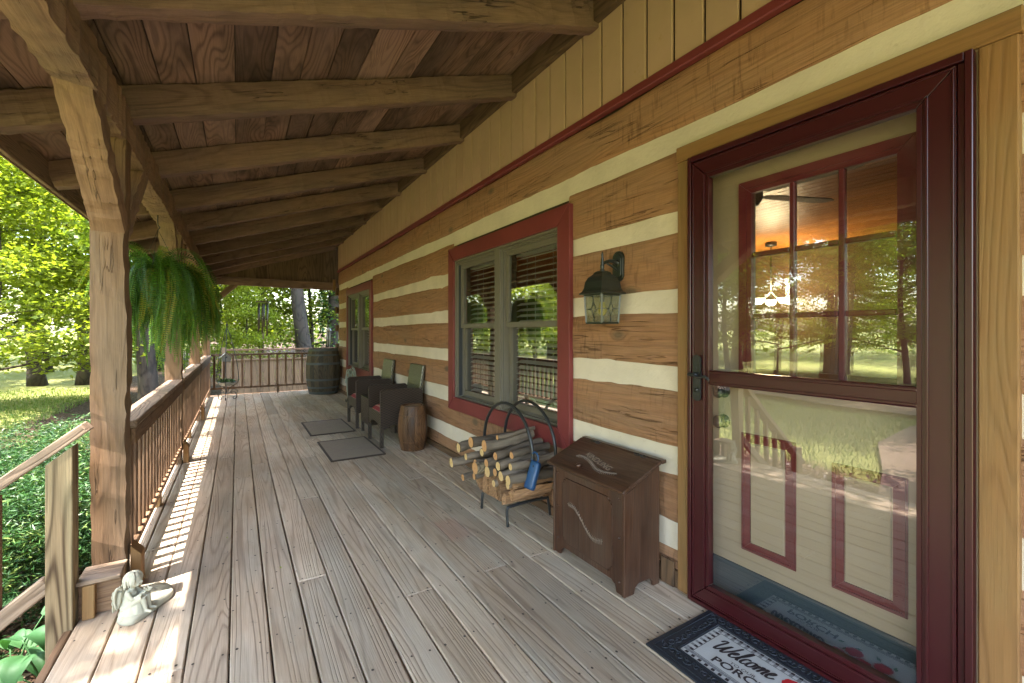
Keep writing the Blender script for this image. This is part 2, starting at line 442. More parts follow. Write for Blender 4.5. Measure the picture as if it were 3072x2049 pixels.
# ================================================================== ground
GZ = -.8
def ground():
    xs = np.concatenate([np.linspace(-120, -14, 30), np.linspace(-13.5, -.5, 60), np.linspace(0, 14, 12), np.linspace(18, 120, 18)])
    ys = np.concatenate([np.linspace(-120, -6, 24), np.linspace(-5, 24, 110), np.linspace(25, 130, 34)])
    X, Y = np.meshgrid(xs, ys, indexing='ij')
    Z = np.array([[GZ + .10*mnoise.noise(Vector((x*.15, y*.15, 0))) + .018*max(0, math.hypot(x, y)-22) for y in ys] for x in xs])
    V = np.stack([X, Y, Z], -1).reshape(-1, 3); ny = len(ys); q = []
    for i in range(len(xs)-1):
        for j in range(ny-1): q.append((i*ny+j, (i+1)*ny+j, (i+1)*ny+j+1, i*ny+j+1))
    T = NT('lawn_and_mulch'); g = T.gc()
    n1 = T.noise(g, .35, 4, .6); n2 = T.noise(g, 9, 5, .7); n3 = T.noise(g, 55, 3, .6)
    grass = T.mix(T.rng(n2, .3, .7), (.22, .25, .06), (.32, .32, .11))
    grass = T.mix(T.rng(n1, .45, .65, 0, .6), grass, (.24, .22, .09))
    grass = T.mix(1.0, grass, T.gray(T.rng(n3, .25, .75, .65, 1.25, False)), 'MULTIPLY')
    v = T.vor(g, 26); sp = T.add('ShaderNodeSeparateColor'); T.link(v.outputs['Color'], sp.inputs[0])
    mul = T.mix(sp.outputs[0], (.055, .033, .02), (.17, .10, .062)); mul = T.mix(T.math('GREATER_THAN', sp.outputs[1], .93), mul, (.30, .22, .15))
    mul = T.mix(1.0, mul, T.gray(T.rng(v.outputs['Distance'], 0, .6, 1.2, .5)), 'MULTIPLY')
    sx = T.add('ShaderNodeSeparateXYZ'); T.link(g, sx.inputs[0])
    # bed edge wanders around x = -3.4 (and closes off beyond y = 11)
    wob = T.math('MULTIPLY', T.math('SUBTRACT', T.noise(g, .5, 2, .5), .5), 2.0)
    xx = T.math('ADD', sx.outputs[0], wob)
    m1 = T.rng(xx, -4.3, -3.9)
    m3 = T.rng(sx.outputs[1], -2.5, -2.2)
    col = T.mix(T.math('MULTIPLY', m1, m3), grass, mul)
    T.bump(T.math('ADD', n3, T.math('MULTIPLY', v.outputs['Distance'], .8)), .03)
    T.fin(col, .9, .15)
    o = fastmesh('ground', V, q, np.zeros(len(V)), T.m)
    o.data.polygons.foreach_set('use_smooth', [True]*len(q))
    tag(o, kind='structure')
ground()
def strip(name, pts, wd, z, m):
    mb = MB(); vs = []; fs = []
    for i, p in enumerate(pts):
        a = Vector(pts[max(0, i-1)]); b = Vector(pts[min(len(pts)-1, i+1)]); t = (b-a).normalized(); s_ = Vector((-t.y, t.x))
        p = Vector(p)
        for k in (-1, 1): q = p+s_*wd*k*(1+.07*math.sin(i*1.7+k)); vs.append((q.x, q.y, z+.018*max(0, q.length-22)))
    for i in range(len(pts)-1): fs.append((2*i, 2*i+1, 2*i+3, 2*i+2))
    mb.add(vs, fs); o = mb.build(name, m); tag(o, kind='structure'); return o
gr = NT('gravel'); gv = gr.vor(gr.gc(), 30); gn = gr.noise(gr.gc(), 2, 4, .6)
gr.bump(gv.outputs['Distance'], .01)
gr.fin(gr.mix(gn, (.13, .085, .06), (.24, .17, .125)), .9, .2)
strip('driveway', [(-13-.0*i+1.2*math.sin(i*.5), -14+i*4) for i in range(9)], 2.3, GZ+.14, gr.m)
strip('garden_path', [(-1.9, 1.8), (-2.8, 1.9), (-4.2, 2.3), (-6, 3.0), (-8.2, 3.2), (-10.6, 3.0)], .30, GZ+.12, gr.m)

# ================================================================== deck
DX0 = -.593; PIT = .142
mb = MB(); joists = [(-2.4+.4064*i) for i in range(34)]
nails = []
for k in range(18):
    x0 = DX0+PIT*k; x1 = min(x0+PIT-.006, 1.852)
    y = -2.4-rnd.random(); 
    cuts = [-2.4]
    j = rnd.randint(1, 9)
    while j < 31:
        cuts.append(joists[j]); j += rnd.choice([7, 9, 10, 12])
    cuts.append(10.62)
    for a, b in zip(cuts[:-1], cuts[1:]):
        dz = rnd.uniform(-.0022, .0012); rr = rnd.random()
        off = (rnd.uniform(-20, 20), rnd.uniform(-20, 20), rnd.uniform(-20, 20))
        mb.box(x0+rnd.uniform(-.001, .001), x1+rnd.uniform(-.001, .001), a+.0012, b-.0012, -.036, dz, 1, .0045, rn=rr, off=off)
    for yj in joists:
        if yj in cuts: ys = (yj-.022, yj+.022)
        else: ys = (yj+.008,)
        for yy in ys:
            for f in (.2, .8):
                if x1-x0 < .08: continue
                nails.append((x0+(x1-x0)*f+rnd.uniform(-.009, .009), yy+rnd.uniform(-.012, .012)))
deck = tag(mb.build('porch_deck', M['deck']), kind='structure')
mb = MB()
for (x, y) in nails:
    r_ = rnd.uniform(.0038, .0060)
    mb.add([(x+r_*math.cos(a*1.05), y+r_*1.25*math.sin(a*1.05), .0018) for a in range(6)], [tuple(range(6))])
for i in range(420):   # specks of grit and little knots stamped in the boards
    x = rnd.uniform(-.55, 1.8); y = rnd.uniform(.5, 9); r_ = rnd.uniform(.0012, .0042)
    mb.add([(x+r_*rnd.uniform(.7, 1.6)*math.cos(a*1.05), y+r_*rnd.uniform(.7, 1.5)*math.sin(a*1.05), .0016) for a in range(6)], [tuple(range(6))])
tag(mb.build('deck_nail_heads', NT('rusty_nail').fin((.05, .035, .025), .6, .3)), kind='structure')
mb = MB()
mb.box(-.628, -.600, -2.4, 10.66, -.27, -.006, 1, .003)
mb.box(-.6, 1.9, 10.63, 10.66, -.27, -.006, 0, .003)
for y in joists: mb.box(-.60, 1.85, y-.019, y+.019, -.24, -.040, 0)
for y in (-1.5, .5, 2.7, 5.3, 7.8, 10.4): mb.box(-.59, -.47, y, y+.12, GZ-.2, -.041, 2)
tag(mb.build('deck_framing', M['rail']), kind='structure')

# ================================================================== log house
WX = 1.857
house = thing('log_house', 'log house wall with cream chinking, tan board siding above and dark red window trim', 'house', (WX, 5, 0))
courses = [(-.30, .170), (.306, .547), (.694, .962), (1.089, 1.360), (1.482, 1.755), (1.872, 2.165), (2.280, 2.547)]
YA, YB = -2.6, 10.15
holes = [(.312, 1.424, -1, 2.165), (2.30, 4.15, .54, 2.06), (7.29, 9.21, .54, 2.06)]
def spans(z0, z1):
    cut = [(a, b) for (a, b, c, d) in holes if c < (z0+z1)/2 < d]
    s_ = []; y = YA
    for a, b in sorted(cut): s_.append((y, a)); y = b
    s_.append((y, YB)); return s_
mb = MB()
for ci, (z0, z1) in enumerate(courses):
    sd = ci*11.3; off = (rnd.uniform(-20, 20), rnd.uniform(-20, 20), rnd.uniform(-20, 20)); rr = rnd.random()
    for (a, b) in spans(z0, z1):
        ny = max(2, int((b-a)/.035)); nz = 7; vs = []; gs = []; fs = []
        prof = [(0, .055), (.0, .012), (.07, .005), (.25, .0005), (.70, 0), (.93, .005), (1, .012), (1, .055)]
        for i in range(ny+1):
            y = a+(b-a)*i/ny
            e0 = .010*mnoise.noise(Vector((y*1.3, sd, 1)))+.004*mnoise.noise(Vector((y*7, sd, 1)))
            e1 = .012*mnoise.noise(Vector((y*1.3, sd, 5)))+.004*mnoise.noise(Vector((y*7, sd, 5)))
            for (f, dx) in prof:
                z = (z0+e0)*(1-f)+(z1+e1)*f
                x = WX+dx+.010*mnoise.noise(Vector((y*1.9, z*4, sd)))+.0025*mnoise.noise(Vector((y*11, z*5, sd)))
                vs.append((x, y, z)); gs.append((y, z, x))
        P = len(prof)
        for i in range(ny):
            for j in range(P-1): fs.append((i*P+j, i*P+j+1, (i+1)*P+j+1, (i+1)*P+j))
        fs.append(tuple(range(P))); fs.append(tuple(ny*P+j for j in range(P))[::-1])
        mb.add(vs, fs, 0, gcs=gs, off=off, rn=rr)
mb.build('log_wall', M['log'], house, True)
mb = MB()
for i in range(len(courses)-1):
    z0, z1 = courses[i][1]-.03, courses[i+1][0]+.03
    for (a, b) in spans(courses[i][1], courses[i+1][0]):
        ny = max(2, int((b-a)/.06)); vs = []; fs = []
        for k in range(ny+1):
            y = a+(b-a)*k/ny
            for j in range(6):
                z = z0+(z1-z0)*j/5
                vs.append((WX+.014+.004*mnoise.noise(Vector((y*2.2, z*6, i*3.1)))+.0015*mnoise.noise(Vector((y*14, z*14, i*3.1))), y, z))
        for k in range(ny):
            for j in range(5): fs.append((k*6+j, k*6+j+1, (k+1)*6+j+1, (k+1)*6+j))
        mb.add(vs, fs, 1, smooth=True)
mb.build('chinking', M['chink'], house, True)
mb = MB()      # solid core of the wall behind the faces, left open at door and windows
ys = sorted({YA, YB, *[h[0] for h in holes], *[h[1] for h in holes]})
for a, b in zip(ys[:-1], ys[1:]):
    h = [q for q in holes if q[0] <= a+.01 and q[1] >= b-.01]
    if not h: mb.box(WX+.05, WX+.16, a, b, -.8, 3.3)
    else:
        q = h[0]
        if q[2] > -.5: mb.box(WX+.05, WX+.16, a, b, -.8, q[2])
        mb.box(WX+.05, WX+.16, a, b, q[3], 3.3)
mb.box(WX+.05, 7, YB-.02, YB+.0, -.8, 3.6); mb.box(WX+.05, 7, YA, YA+.02, -.8, 3.6)
mb.build('wall_core', M['darkroom'], house, True)
mb = MB()
for i in range(75):
    y0 = 1.462-.172*24+.172*i
    if y0 > YB-.05: break
    mb.box(WX-.010+rnd.uniform(-.0008, .0008), WX+.03, y0+.0065, min(y0+.1655, YB), 2.598, 3.32, 2, .005, rn=rnd.random())
mb.build('board_siding', M['siding'], house, True)
mb = MB(); mb.box(WX+.004, WX+.05, YA, YB, 2.59, 3.32); mb.build('siding_groove', M['groove'], house, True)
mb = MB(); mb.box(WX-.032, WX+.012, YA, YB+.01, 2.549, 2.597, 1, .006)
mb.build('trim_strip', M['redtrim'], house, True)
# corner: dovetailed ends of the cross logs, seen edge-on past the wall end
mb = MB()
for (z0, z1) in [(.31, .53), (.70, .95), (1.10, 1.35), (1.49, 1.74), (1.885, 2.15)]:
    dz = .2
    mb = MB(); mb.box(WX-.045, WX+.12, YB-.002, YB+.16, z0+dz-.02, z1+dz-.13, 0, .008); mb.build('log_end', M['logend'], house, True)
mb = MB(); mb.box(WX-.02, WX+.0, 1.43, 2.2, .0, .085, 1, .003); mb.box(WX-.022, WX, 2.205, YB, .0, .06, 1, .003)
mb.box(WX-.034, WX-.021, 1.442, 1.52, .004, .13, 2, .003)
mb.build('base_board', M['logend'], house, True)
# wood casing boards round the door
mb = MB()
mb.box(WX-.022, WX+.06, 1.357, 1.428, .0, 2.088, 2, .003); mb.box(WX-.022, WX+.06, .308, .388, .0, 2.088, 2, .003)
mb.box(WX-.024, WX+.05, .300, 1.434, 2.0895, 2.163, 1, .003)
mb.build('door_casing', M['casing'], house, True)

# ---- windows: local frame, x into the wall, y along it, z up from casing bottom
def mitre(mb, y0, y1, z0, z1, wd, xa, xb, **k):
    Q = [((y0, z0), (y0+wd, z0+wd), (y0+wd, z1-wd), (y0, z1), 2), ((y1, z0), (y1, z1), (y1-wd, z1-wd), (y1-wd, z0+wd), 2),
         ((y0, z1), (y0+wd, z1-wd), (y1-wd, z1-wd), (y1, z1), 1), ((y0, z0), (y1, z0), (y1-wd, z0+wd), (y0+wd, z0+wd), 1)]
    for a, b, c, d, gr_ in Q:
        cx = sum(p[0] for p in (a, b, c, d))/4; cz = sum(p[1] for p in (a, b, c, d))/4
        P = [(xa, p[0]+(cx-p[0])*.003, p[1]+(cz-p[1])*.003) for p in (a, b, c, d)]
        mb.poly(P, xb-xa, (1, 0, 0), grain=gr_, **k)
def make_window():
    win = bpy.data.objects.new('window', None); C.objects.link(win); win.parent = house
    H_ = 1.61; hw = .973
    mb = MB(); mitre(mb, -hw, hw, 0, H_, .127, -.030, .004); mb.build('casing', M['redtrim'], win, bevel=.002)
    mb = MB()
    fy, z0, z1 = .846, .092, H_-.124
    for (w_, xa, xb) in ((.022, -.012, .14), (.036, .006, .14), (.046, .018, .14)):
        mitre(mb, -fy, fy, z0, z1, w_, xa, xb)
    for (hwid, xa) in ((.046, -.010), (.060, .004), (.068, .016)):
        mb.box(xa, .14, -hwid, hwid, z0+.02, z1-.02, 2, .001)
    mb.add([(-.016, -fy, z0+.004), (.09, -fy, z0+.075), (.09, fy, z0+.075), (-.016, fy, z0+.004), (-.016, -fy, z0-.006), (-.016, fy, z0-.006)],
           [(0, 1, 2, 3), (4, 0, 3, 5)], 1)
    mb.build('frame', M['sash'], win)
    for yy in (-.812, -.064, .052, .800):
        mb = MB(); mb.box(.0155, .05, yy, yy+.012, z0+.05, z1-.05, 2); mb.build('groove_shade', M['rubber'], win)  # black strips put the shade of the deep window grooves into colour
    for s_ in (-1, 1):
        a, b = (.070, .798) if s_ > 0 else (-.798, -.070)
        for (nm, zb, zt, x) in (('upper_sash', .812, z1-.046, .030), ('lower_sash', z0+.062, .852, .064)):
            mb = MB(); mitre(mb, a, b, zb, zt, .034, x, x+.03); mitre(mb, a+.034, b-.034, zb+.034, zt-.034, .008, x+.006, x+.03)
            sh = mb.build('sash', M['sash'], win)
            g_ = MB(); g_.add([(x+.016, a+.034, zb+.034), (x+.016, b-.034, zb+.034), (x+.016, b-.034, zt-.034), (x+.016, a+.034, zt-.034)], [(0, 1, 2, 3)], 1, off=(0, 0, 0))
            g_.build('pane', M['glass_win'], win)
        mb = MB(); mb.box(.135, .19, a-.01, b+.01, 1.40, 1.455, 1, .006)
        n_ = 26
        for i in range(n_):
            z = 1.385-.0475*i; c_ = math.cos(.45)*.024; s2 = math.sin(.45)*.024
            mb.add([(.165-c_, a-.008, z-s2), (.165+c_, a-.008, z+s2), (.165+c_, b+.008, z+s2), (.165-c_, b+.008, z-s2),
                    (.165-c_, a-.008, z-s2-.003), (.165+c_, a-.008, z+s2-.003), (.165+c_, b+.008, z+s2-.003), (.165-c_, b+.008, z-s2-.003)],
                   [(0, 1, 2, 3), (7, 6, 5, 4), (0, 3, 7, 4), (1, 5, 6, 2)], 1)
        for f in (.16, .3, .62, .78):
            y = a+(b-a)*f; mb.box(.137, .139, y-.0012, y+.0012, .16, 1.40, 2)
        mb.build('blind', M['blind'], win)
    return win
w1 = make_window(); w1.location = (0, 3.2265-5, .49)
w2 = copy_tree(w1, house); w2.location = (0, 8.25-5, .49)

# ---- storm door (maroon) and the tan front door behind it
sd = bpy.data.objects.new('storm_door', None); C.objects.link(sd); sd.parent = house
mb = MB()
y0, y1 = .393, 1.353
for (a, b) in ((y0, y0+.018), (y1-.018, y1)): mb.box(WX-.048, WX+.09, a, b, .004, 2.083, 2, .002)
mb.box(WX-.048, WX+.09, y0+.019, y1-.019, 2.058, 2.083, 1, .002)
mb.box(WX-.034, WX+.06, y0+.019, y0+.036, .004, 2.057, 2, .002)
mb.box(WX-.05, WX+.10, y0+.019, y1-.019, .004, .022, 1, .002)
mb.build('frame', M['maroon'], sd, True)
mb = MB(); ly0, ly1 = y0+.037, y1-.021
mitre(mb, ly0, ly1, .024, 2.054, .088, WX-.040, WX-.012)
mitre(mb, ly0+.004, ly1-.004, .028, 2.050, .005, WX-.044, WX-.038)
mitre(mb, ly0+.062, ly1-.062, .086, 1.992, .007, WX-.048, WX-.038); mitre(mb, ly0+.078, ly1-.078, .102, 1.976, .012, WX-.044, WX-.012)
mb.box(WX-.041, WX-.013, ly0+.088, ly1-.088, 1.022, 1.088, 1, .003)
mb.box(WX-.047, WX-.039, ly0+.088, ly1-.088, 1.026, 1.036, 1, .002); mb.box(WX-.047, WX-.039, ly0+.088, ly1-.088, 1.074, 1.084, 1, .002)
mb.build('leaf_frame', M['maroon'], sd, True, bevel=.0012)
for (a, b) in ((.108, 1.021), (1.089, 1.970)):
    g_ = MB(); g_.add([(WX-.026, ly0+.085, a), (WX-.026, ly1-.085, a), (WX-.026, ly1-.085, b), (WX-.026, ly0+.085, b)], [(0, 1, 2, 3)], 1, off=(a*3, 0, 0))
    g_.build('glass_pane', M['glass_door'], sd, True)
mb = MB()
mb.poly([(WX-.048, 1.297+.021*math.cos(t)*1, 1.05+(.085 if math.sin(t) > 0 else -.085)+.021*math.sin(t)) for t in [math.pi*2*i/20 for i in range(20)]], .007, (-1, 0, 0))
mb.tube([(WX-.05, 1.297, 1.065), (WX-.085, 1.297, 1.065)], [.013, .010], 10)
mb.tube(crom([(WX-.085, 1.318, 1.067), (WX-.088, 1.297, 1.065), (WX-.09, 1.262, 1.058), (WX-.088, 1.232, 1.062), (WX-.086, 1.214, 1.048)], 5), [.009]*6+[.0065]*15, 8)
mb.tube([(WX-.055, 1.297, .995), (WX-.062, 1.297, .995)], .010, 12)
mb.build('handle', M['iron'], sd, True)

fd = bpy.data.objects.new('front_door', None); C.objects.link(fd); fd.parent = house
DXF = 1.950
mb = MB()
wy0, wy1, wz0, wz1 = .600, 1.130, 1.068, 1.888
for (a, b, c, d) in ((.40, wy0, .07, 2.03), (wy1, 1.345, .07, 2.03), (wy0, wy1, .07, wz0), (wy0, wy1, wz1, 2.03)): mb.box(DXF, DXF+.042, a, b, c, d, 2)
for (a, b, c, d) in ((.982, 1.127, .325, .764), (.625, .765, .325, .716)): mb.box(DXF-.007, DXF+.002, a, b, c, d, 2, .005)
mb.box(WX-.011, DXF+.09, 1.3465, 1.3555, .03, 2.09); mb.box(WX-.011, DXF+.09, .3895, .3985, .03, 2.09); mb.box(WX-.008, DXF+.09, .3985, 1.3465, 2.032, 2.088)
mb.build('door_panel', M['tan'], fd, True)
mb = MB()
mitre(mb, wy0-.046, wy1+.046, wz0-.046, wz1+.046, .034, DXF-.014, DXF+.001); mitre(mb, wy0-.014, wy1+.014, wz0-.014, wz1+.014, .022, DXF-.008, DXF+.012)
for k in (1, 2):
    y = wy0+(wy1-wy0)*k/3; mb.box(DXF-.005, DXF+.02, y-.010, y+.010, wz0+.006, wz1-.006, 2, .003)
    z = wz0+(wz1-wz0)*k/3-.01
    for q in range(3):
        a = wy0+(wy1-wy0)*q/3+.012; b = wy0+(wy1-wy0)*(q+1)/3-.012
        mb.box(DXF-.005, DXF+.02, a, b, z-.010, z+.010, 1, .003)
for (a, b, c, d) in ((.938, 1.168, .28, .808), (.580, .808, .28, .760)):
    mitre(mb, a, b, c, d, .040, DXF-.006, DXF+.001); mitre(mb, a+.004, b-.004, c+.004, d-.004, .010, DXF-.012, DXF-.004)
mb.build('moulding', M['doorred'], fd, True)
mb = MB(); mb.add([(DXF+.01, wy0, wz0), (DXF+.01, wy1, wz0), (DXF+.01, wy1, wz1), (DXF+.01, wy0, wz1)], [(0, 1, 2, 3)], 1, off=(0, 0, 0))
mb.build('glass_pane', M['glass_win'], fd, True)
mb = MB(); mb.box(DXF-.012, DXF-.001, .40, 1.345, .045, .20, 1, .003); mb.box(WX-.012, DXF+.06, .395, 1.35, .0, .043, 1, .004)
mb.build('door_sweep', M['slate'], fd, True)
for z in (.985, .845):
    mb = MB(); mb.lathe([(.0, 0), (.030, 0), (.032, .006), (.012, .010), (.012, .03), (.026, .036), (.030, .05), (.022, .062), (0, .064)], n=18)
    k0 = len(mb.v)-9*18
    for i in range(k0, len(mb.v)):
        x, y, zz = mb.v[i]; mb.v[i] = (DXF-zz, 1.255+y, z+x)
    mb.build('door_knob', M['iron'], fd, True)

# ---- the room inside, seen through the panes
inn = bpy.data.objects.new('interior_room', None); C.objects.link(inn); inn.parent = house
pine = wood('orange_pine', (.52, .21, .045), (.30, .10, .02), sa=.8, sx=6, K=60, ring=.35, tint=(.82, 1.15), knots=.55, rough=.4)
mb = MB()
x = 2.02
while x < 6.6: mb.box(x+.002, x+.096, -2.5, 10.1, 2.45, 2.47, 1, .004, rn=rnd.random()); x += .1
mb.build('ceiling', pine, inn, True)
mb = MB(); mb.box(6.6, 6.65, -2.5, 10.1, 0, 2.6); mb.box(2.02, 6.6, 10.08, 10.12, 0, 2.6); mb.box(2.02, 6.6, -2.55, -2.5, 0, 2.6); mb.build('room_wall', paint('room_wall_paint', (.09, .05, .03), .8, .2), inn, True)
mb = MB(); mb.box(2.02, 6.6, -2.5, 10.1, -.02, .03); mb.build('room_floor', paint('room_floor_wood', (.14, .08, .045), .4, .4), inn, True)
mb = MB(); mb.box(WX+.05, 7, YA, YB, 3.30, 3.36); mb.box(2.02, 7, YA, YB, 2.48, 2.52); mb.box(7-.03, 7, YA, YB, -.8, 3.36)  # unseen slabs and back wall added to stop light leaking into the room
mb.build('light_block_slabs', M['darkroom'], house, True)

# ================================================================== porch roof
roof = thing('porch_roof', 'hewn timber porch roof with exposed rafters and rough sawn ceiling boards', 'porch roof', (.6, 5, 2.2))
SL = .33
def rz(x): return 2.33+SL*(x+.45)
RY = [-.83, .11, 1.05, 1.99, 2.91, 3.86, 4.83, 5.78, 6.68, 7.65, 8.62, 9.53]
for y in RY:
    mb = MB(); hewn(mb, (-.998, y+.05, rz(-.998)+.092), (WX-.008, y+.05, rz(WX-.008)+.092), .100, .172, depth=.008, per=.125, bow=.008)
    mb.build('rafter', M['rafter'], roof, True)
mb = MB(); n_ = Vector((-SL, 0, 1)).normalized(); t_ = Vector((1, 0, SL)).normalized()
x = -1.02; pw = .177
while x < WX-.01:
    wd = pw*rnd.choice([1, 1, 1.15, .85]); x2 = min(x+wd, WX-.004)
    cuts = [-2.5]; j = rnd.randint(0, 4)
    while j < len(RY): cuts.append(RY[j]+.05); j += rnd.choice([3, 4, 5])
    cuts.append(10.56)
    for a, b in zip(cuts[:-1], cuts[1:]):
        g1 = rnd.uniform(.001, .0035); xa, xb = x+g1, x2-g1; th = .022; zj = rnd.uniform(0, .004); P = []
        for yy in (a+.001, b-.001):
            for (xx, h) in ((xa, 0), (xb, 0), (xb, th), (xa, th)): P.append((xx, yy, rz(xx)+.185+zj+h))
        mb.add(P, [(0, 1, 2, 3), (7, 6, 5, 4), (0, 4, 5, 1), (1, 5, 6, 2), (2, 6, 7, 3), (3, 7, 4, 0)], 1)
    x = x2
mb.build('ceiling_boards', M['ceil'], roof, True)
mb = MB(); P = []
for yy in (-2.55, 10.62):
    for (xx, h) in ((-1.045, .214), (2.4, .214), (2.4, .26), (-1.045, .26)): P.append((xx, yy, rz(xx)+h))
mb.add(P, [(0, 1, 2, 3), (7, 6, 5, 4), (0, 4, 5, 1), (1, 5, 6, 2), (2, 6, 7, 3), (3, 7, 4, 0)], 1)
mb.build('roof_covering', paint('shingle', (.05, .045, .04), .9, .2, .3, .002, 30), roof, True)
mb = MB(); mb.box(-1.026, -1.0, -2.5, 10.6, 2.172, 2.352, 1, .003); mb.box(-1.034, -1.027, -2.5, 10.6, 2.165, 2.30, 1, .002)
mb.build('fascia', M['railtop'], roof, True)
mb = MB(); mb.box(WX-.055, WX-.009, -2.5, 10.2, 3.085+.03, 3.27, 1, .003, rn=.2)
mb.build('ledger', M['gable'], roof, True)
BX = -.522
mb = MB(); hewn(mb, (BX, -2.5, 2.288), (BX, 10.56, 2.288), .142, .215, depth=.014, per=.105, bow=.008); beam = mb.build('beam', M['hewn'], roof, True)
PY = [.25, 2.80, 5.27, 7.72, 10.40]
for i, y in enumerate(PY):
    mb = MB(); hewn(mb, (BX, y+.07, .0), (BX, y+.07, 2.195), .142, .142, depth=.008, per=.17, bow=.012, up=(0, 1, 0), rn=.5)
    mb.build('post', M['post'], roof, True)
    for s_ in (-1, 1):
        if i == 4 and s_ > 0: continue
        yf = y if s_ < 0 else y+.14
        q = lambda dy, z: (BX, yf+s_*dy, z)
        mb = MB(); hewn(mb, q(-.035, 1.775), q(.50, 2.235), .128, .125, depth=.009, per=.11, bow=.006, up=(0, -s_*.6, .7))
        mb.build('brace', M['hewn'], roof, True)
mb = MB(); hewn(mb, (BX+.06, 10.49, 1.80), (BX+.50, 10.49, 2.24), .11, .11, depth=.004, per=.12, up=(0, 1, 0)); mb.build('brace', M['hewn'], roof, True)
mb = MB(); hewn(mb, (BX+.05, 10.47, 2.285), (WX+.4, 10.47, 2.275), .12, .165, depth=.004, per=.12); mb.build('gable_header', M['rafter'], roof, True)
mb = MB(); x = BX+.0
while x < WX+.4:
    x2 = min(x+rnd.uniform(.13, .2), WX+.4); mb.box(x+.0002, x2-.0002, 10.49, 10.51, 2.30, rz((x+x2)/2)+.21, 2, .002, rn=rnd.random()); x = x2
mb.build('gable_boards', M['gable'], roof, True)
mb = MB(); hewn(mb, (-.6, 10.45, rz(-.6)+.092), (WX-.008, 10.45, rz(WX-.008)+.092), .05, .172); mb.build('rafter', M['rafter'], roof, True)
mb = MB(); mb.box(WX-.075, WX-.012, 10.34, 10.40, 2.17, 2.42, 2, .004); mb.box(WX-.07, WX-.03, 10.325, 10.338, 2.27, 2.30, 2, .002); mb.build('bracket', M['casing'], roof, True)

# ================================================================== railings
def railing(y0, y1, label):
    t = thing('deck_railing', label, 'railing', (-.5, (y0+y1)/2, 0), 0, 'railings between the porch posts')
    mb = MB(); mb.box(-.560, -.440, y0, y1, .772, .811, 1, .005); mb.build('top_rail', M['railtop'], t, True)
    mb = MB(); mb.box(-.462, -.444, y0+.001, y1-.001, .690, .7705, 1, .003); mb.build('rail_apron', M['rail'], t, True)
    mb = MB(); mb.box(-.545, -.452, y0, y1, .128, .168, 1, .004); mb.build('bottom_rail', M['rail'], t, True)
    n = max(2, round((y1-y0)/.122)); b0 = None
    for i in range(n):
        y = y0+(y1-y0)*(i+.5)/n
        mb = MB(); mb.box(-.505, -.4635, y-.020, y+.020, .169, .7705, 2, .003); mb.build('baluster', M['rail'], t, True)
    ym = (y0+y1)/2; mb = MB(); mb.box(-.515, -.475, ym-.045, ym+.045, .001, .127, 2, .003); mb.build('support_block', M['casing'], t, True)
railing(PY[1]+.145, PY[2]-.003, 'brown wooden railing section nearest, right behind the front porch post')
railing(PY[2]+.145, PY[3]-.003, 'middle section of brown railing between second and third porch posts')
railing(PY[3]+.145, PY[4]-.003, 'farthest side section of brown railing, ending at the corner post')
t = thing('deck_railing', 'end railing across the far end of the porch before the lattice fence', 'railing', (.7, 10.52, 0), 0, 'railings between the porch posts')
mb = MB(); mb.box(-.445, 1.85, 10.46, 10.57, .795, .832, 0, .004); mb.build('top_rail', M['rail'], t, True)
mb = MB(); mb.box(-.445, 1.85, 10.48, 10.55, .132, .170, 0, .004); mb.build('bottom_rail', M['rail'], t, True)
for i in range(15):
    x = -.39+.157*i
    mb = MB(); mb.box(x-.018, x+.018, 10.487, 10.523, .1705, .794, 2, .003); mb.build('baluster', M['rail'], t, True)
mb = MB(); mb.box(.70, .74, 10.49, 10.53, .001, .131, 2); mb.build('support_block', M['rail'], t, True)
for i, (y, lb) in enumerate(((PY[1], 'square wood block at the foot of the nearest porch post'), (PY[2], 'square wood block at the foot of the second porch post'), (PY[3], 'square wood block at the foot of the third porch post'))):
    mb = MB(); mb.poly([(-.447, y+.03, 0.001), (-.404, y+.03, 0.001), (-.404, y+.03, .165), (-.447, y+.03, .215)], .09, (0, 1, 0), grain=2)
    tag(mb.build('post_block', M['casing'], bevel=.003), lb, 'wood block', 'blocks at the feet of the porch posts')
t = thing('kick_board', 'low dark board with a small orange wood block beside the angel figurine', 'board', (-.52, 2.68, 0))
mb = MB(); mb.box(-.598, -.452, 2.668, 2.70, .001, .150, 0, .003); mb.build('board', M['rail'], t, True)
mb = MB(); mb.box(-.60, -.45, 2.635, 2.795, .151, .170, 0, .003); mb.build('cap_board', M['railtop'], t, True)
mb = MB(); mb.box(-.578, -.536, 2.630, 2.667, .001, .149, 2, .003); mb.build('block', M['casing'], t, True)

# stair and its hand rail
t = thing('stair_railing', 'weathered stair handrail with a knotty pale newel post at the deck edge', 'stair railing', (-.66, 2.63, -.8))
NX = -.640
mb = MB(); mb.poly([(NX-.042, 2.592, -.45), (NX+.042, 2.592, -.45), (NX+.042, 2.592, .775), (NX-.042, 2.592, .705)], .088, (0, 1, 0), grain=2)
mb.build('newel_post', M['newel'], t, True, bevel=.003)
ang = math.atan(.80); dirv = Vector((-math.cos(ang), 0, -math.sin(ang)))
a0 = Vector((-.560, 2.636, .850)); mb = MB(); mb.obox(a0, a0+dirv*1.75, .10, .042, ch=.004); mb.build('handrail', M['railtop'], t, True)
a0 = Vector((-.680, 2.636, .200)); mb = MB(); mb.obox(a0, a0+dirv*1.35, .045, .065, ch=.004); mb.build('bottom_rail', M['railtop'], t, True)
for k in range(1, 6):
    x = NX-.172*k-.03; top = .850-(-.560-x)*.8-.03; bot = .200-(-.680-x)*.8+.05
    mb = MB(); mb.box(x-.020, x+.020, 2.618, 2.656, bot, top, 2, .003); mb.build('baluster', M['rail'], t, True)
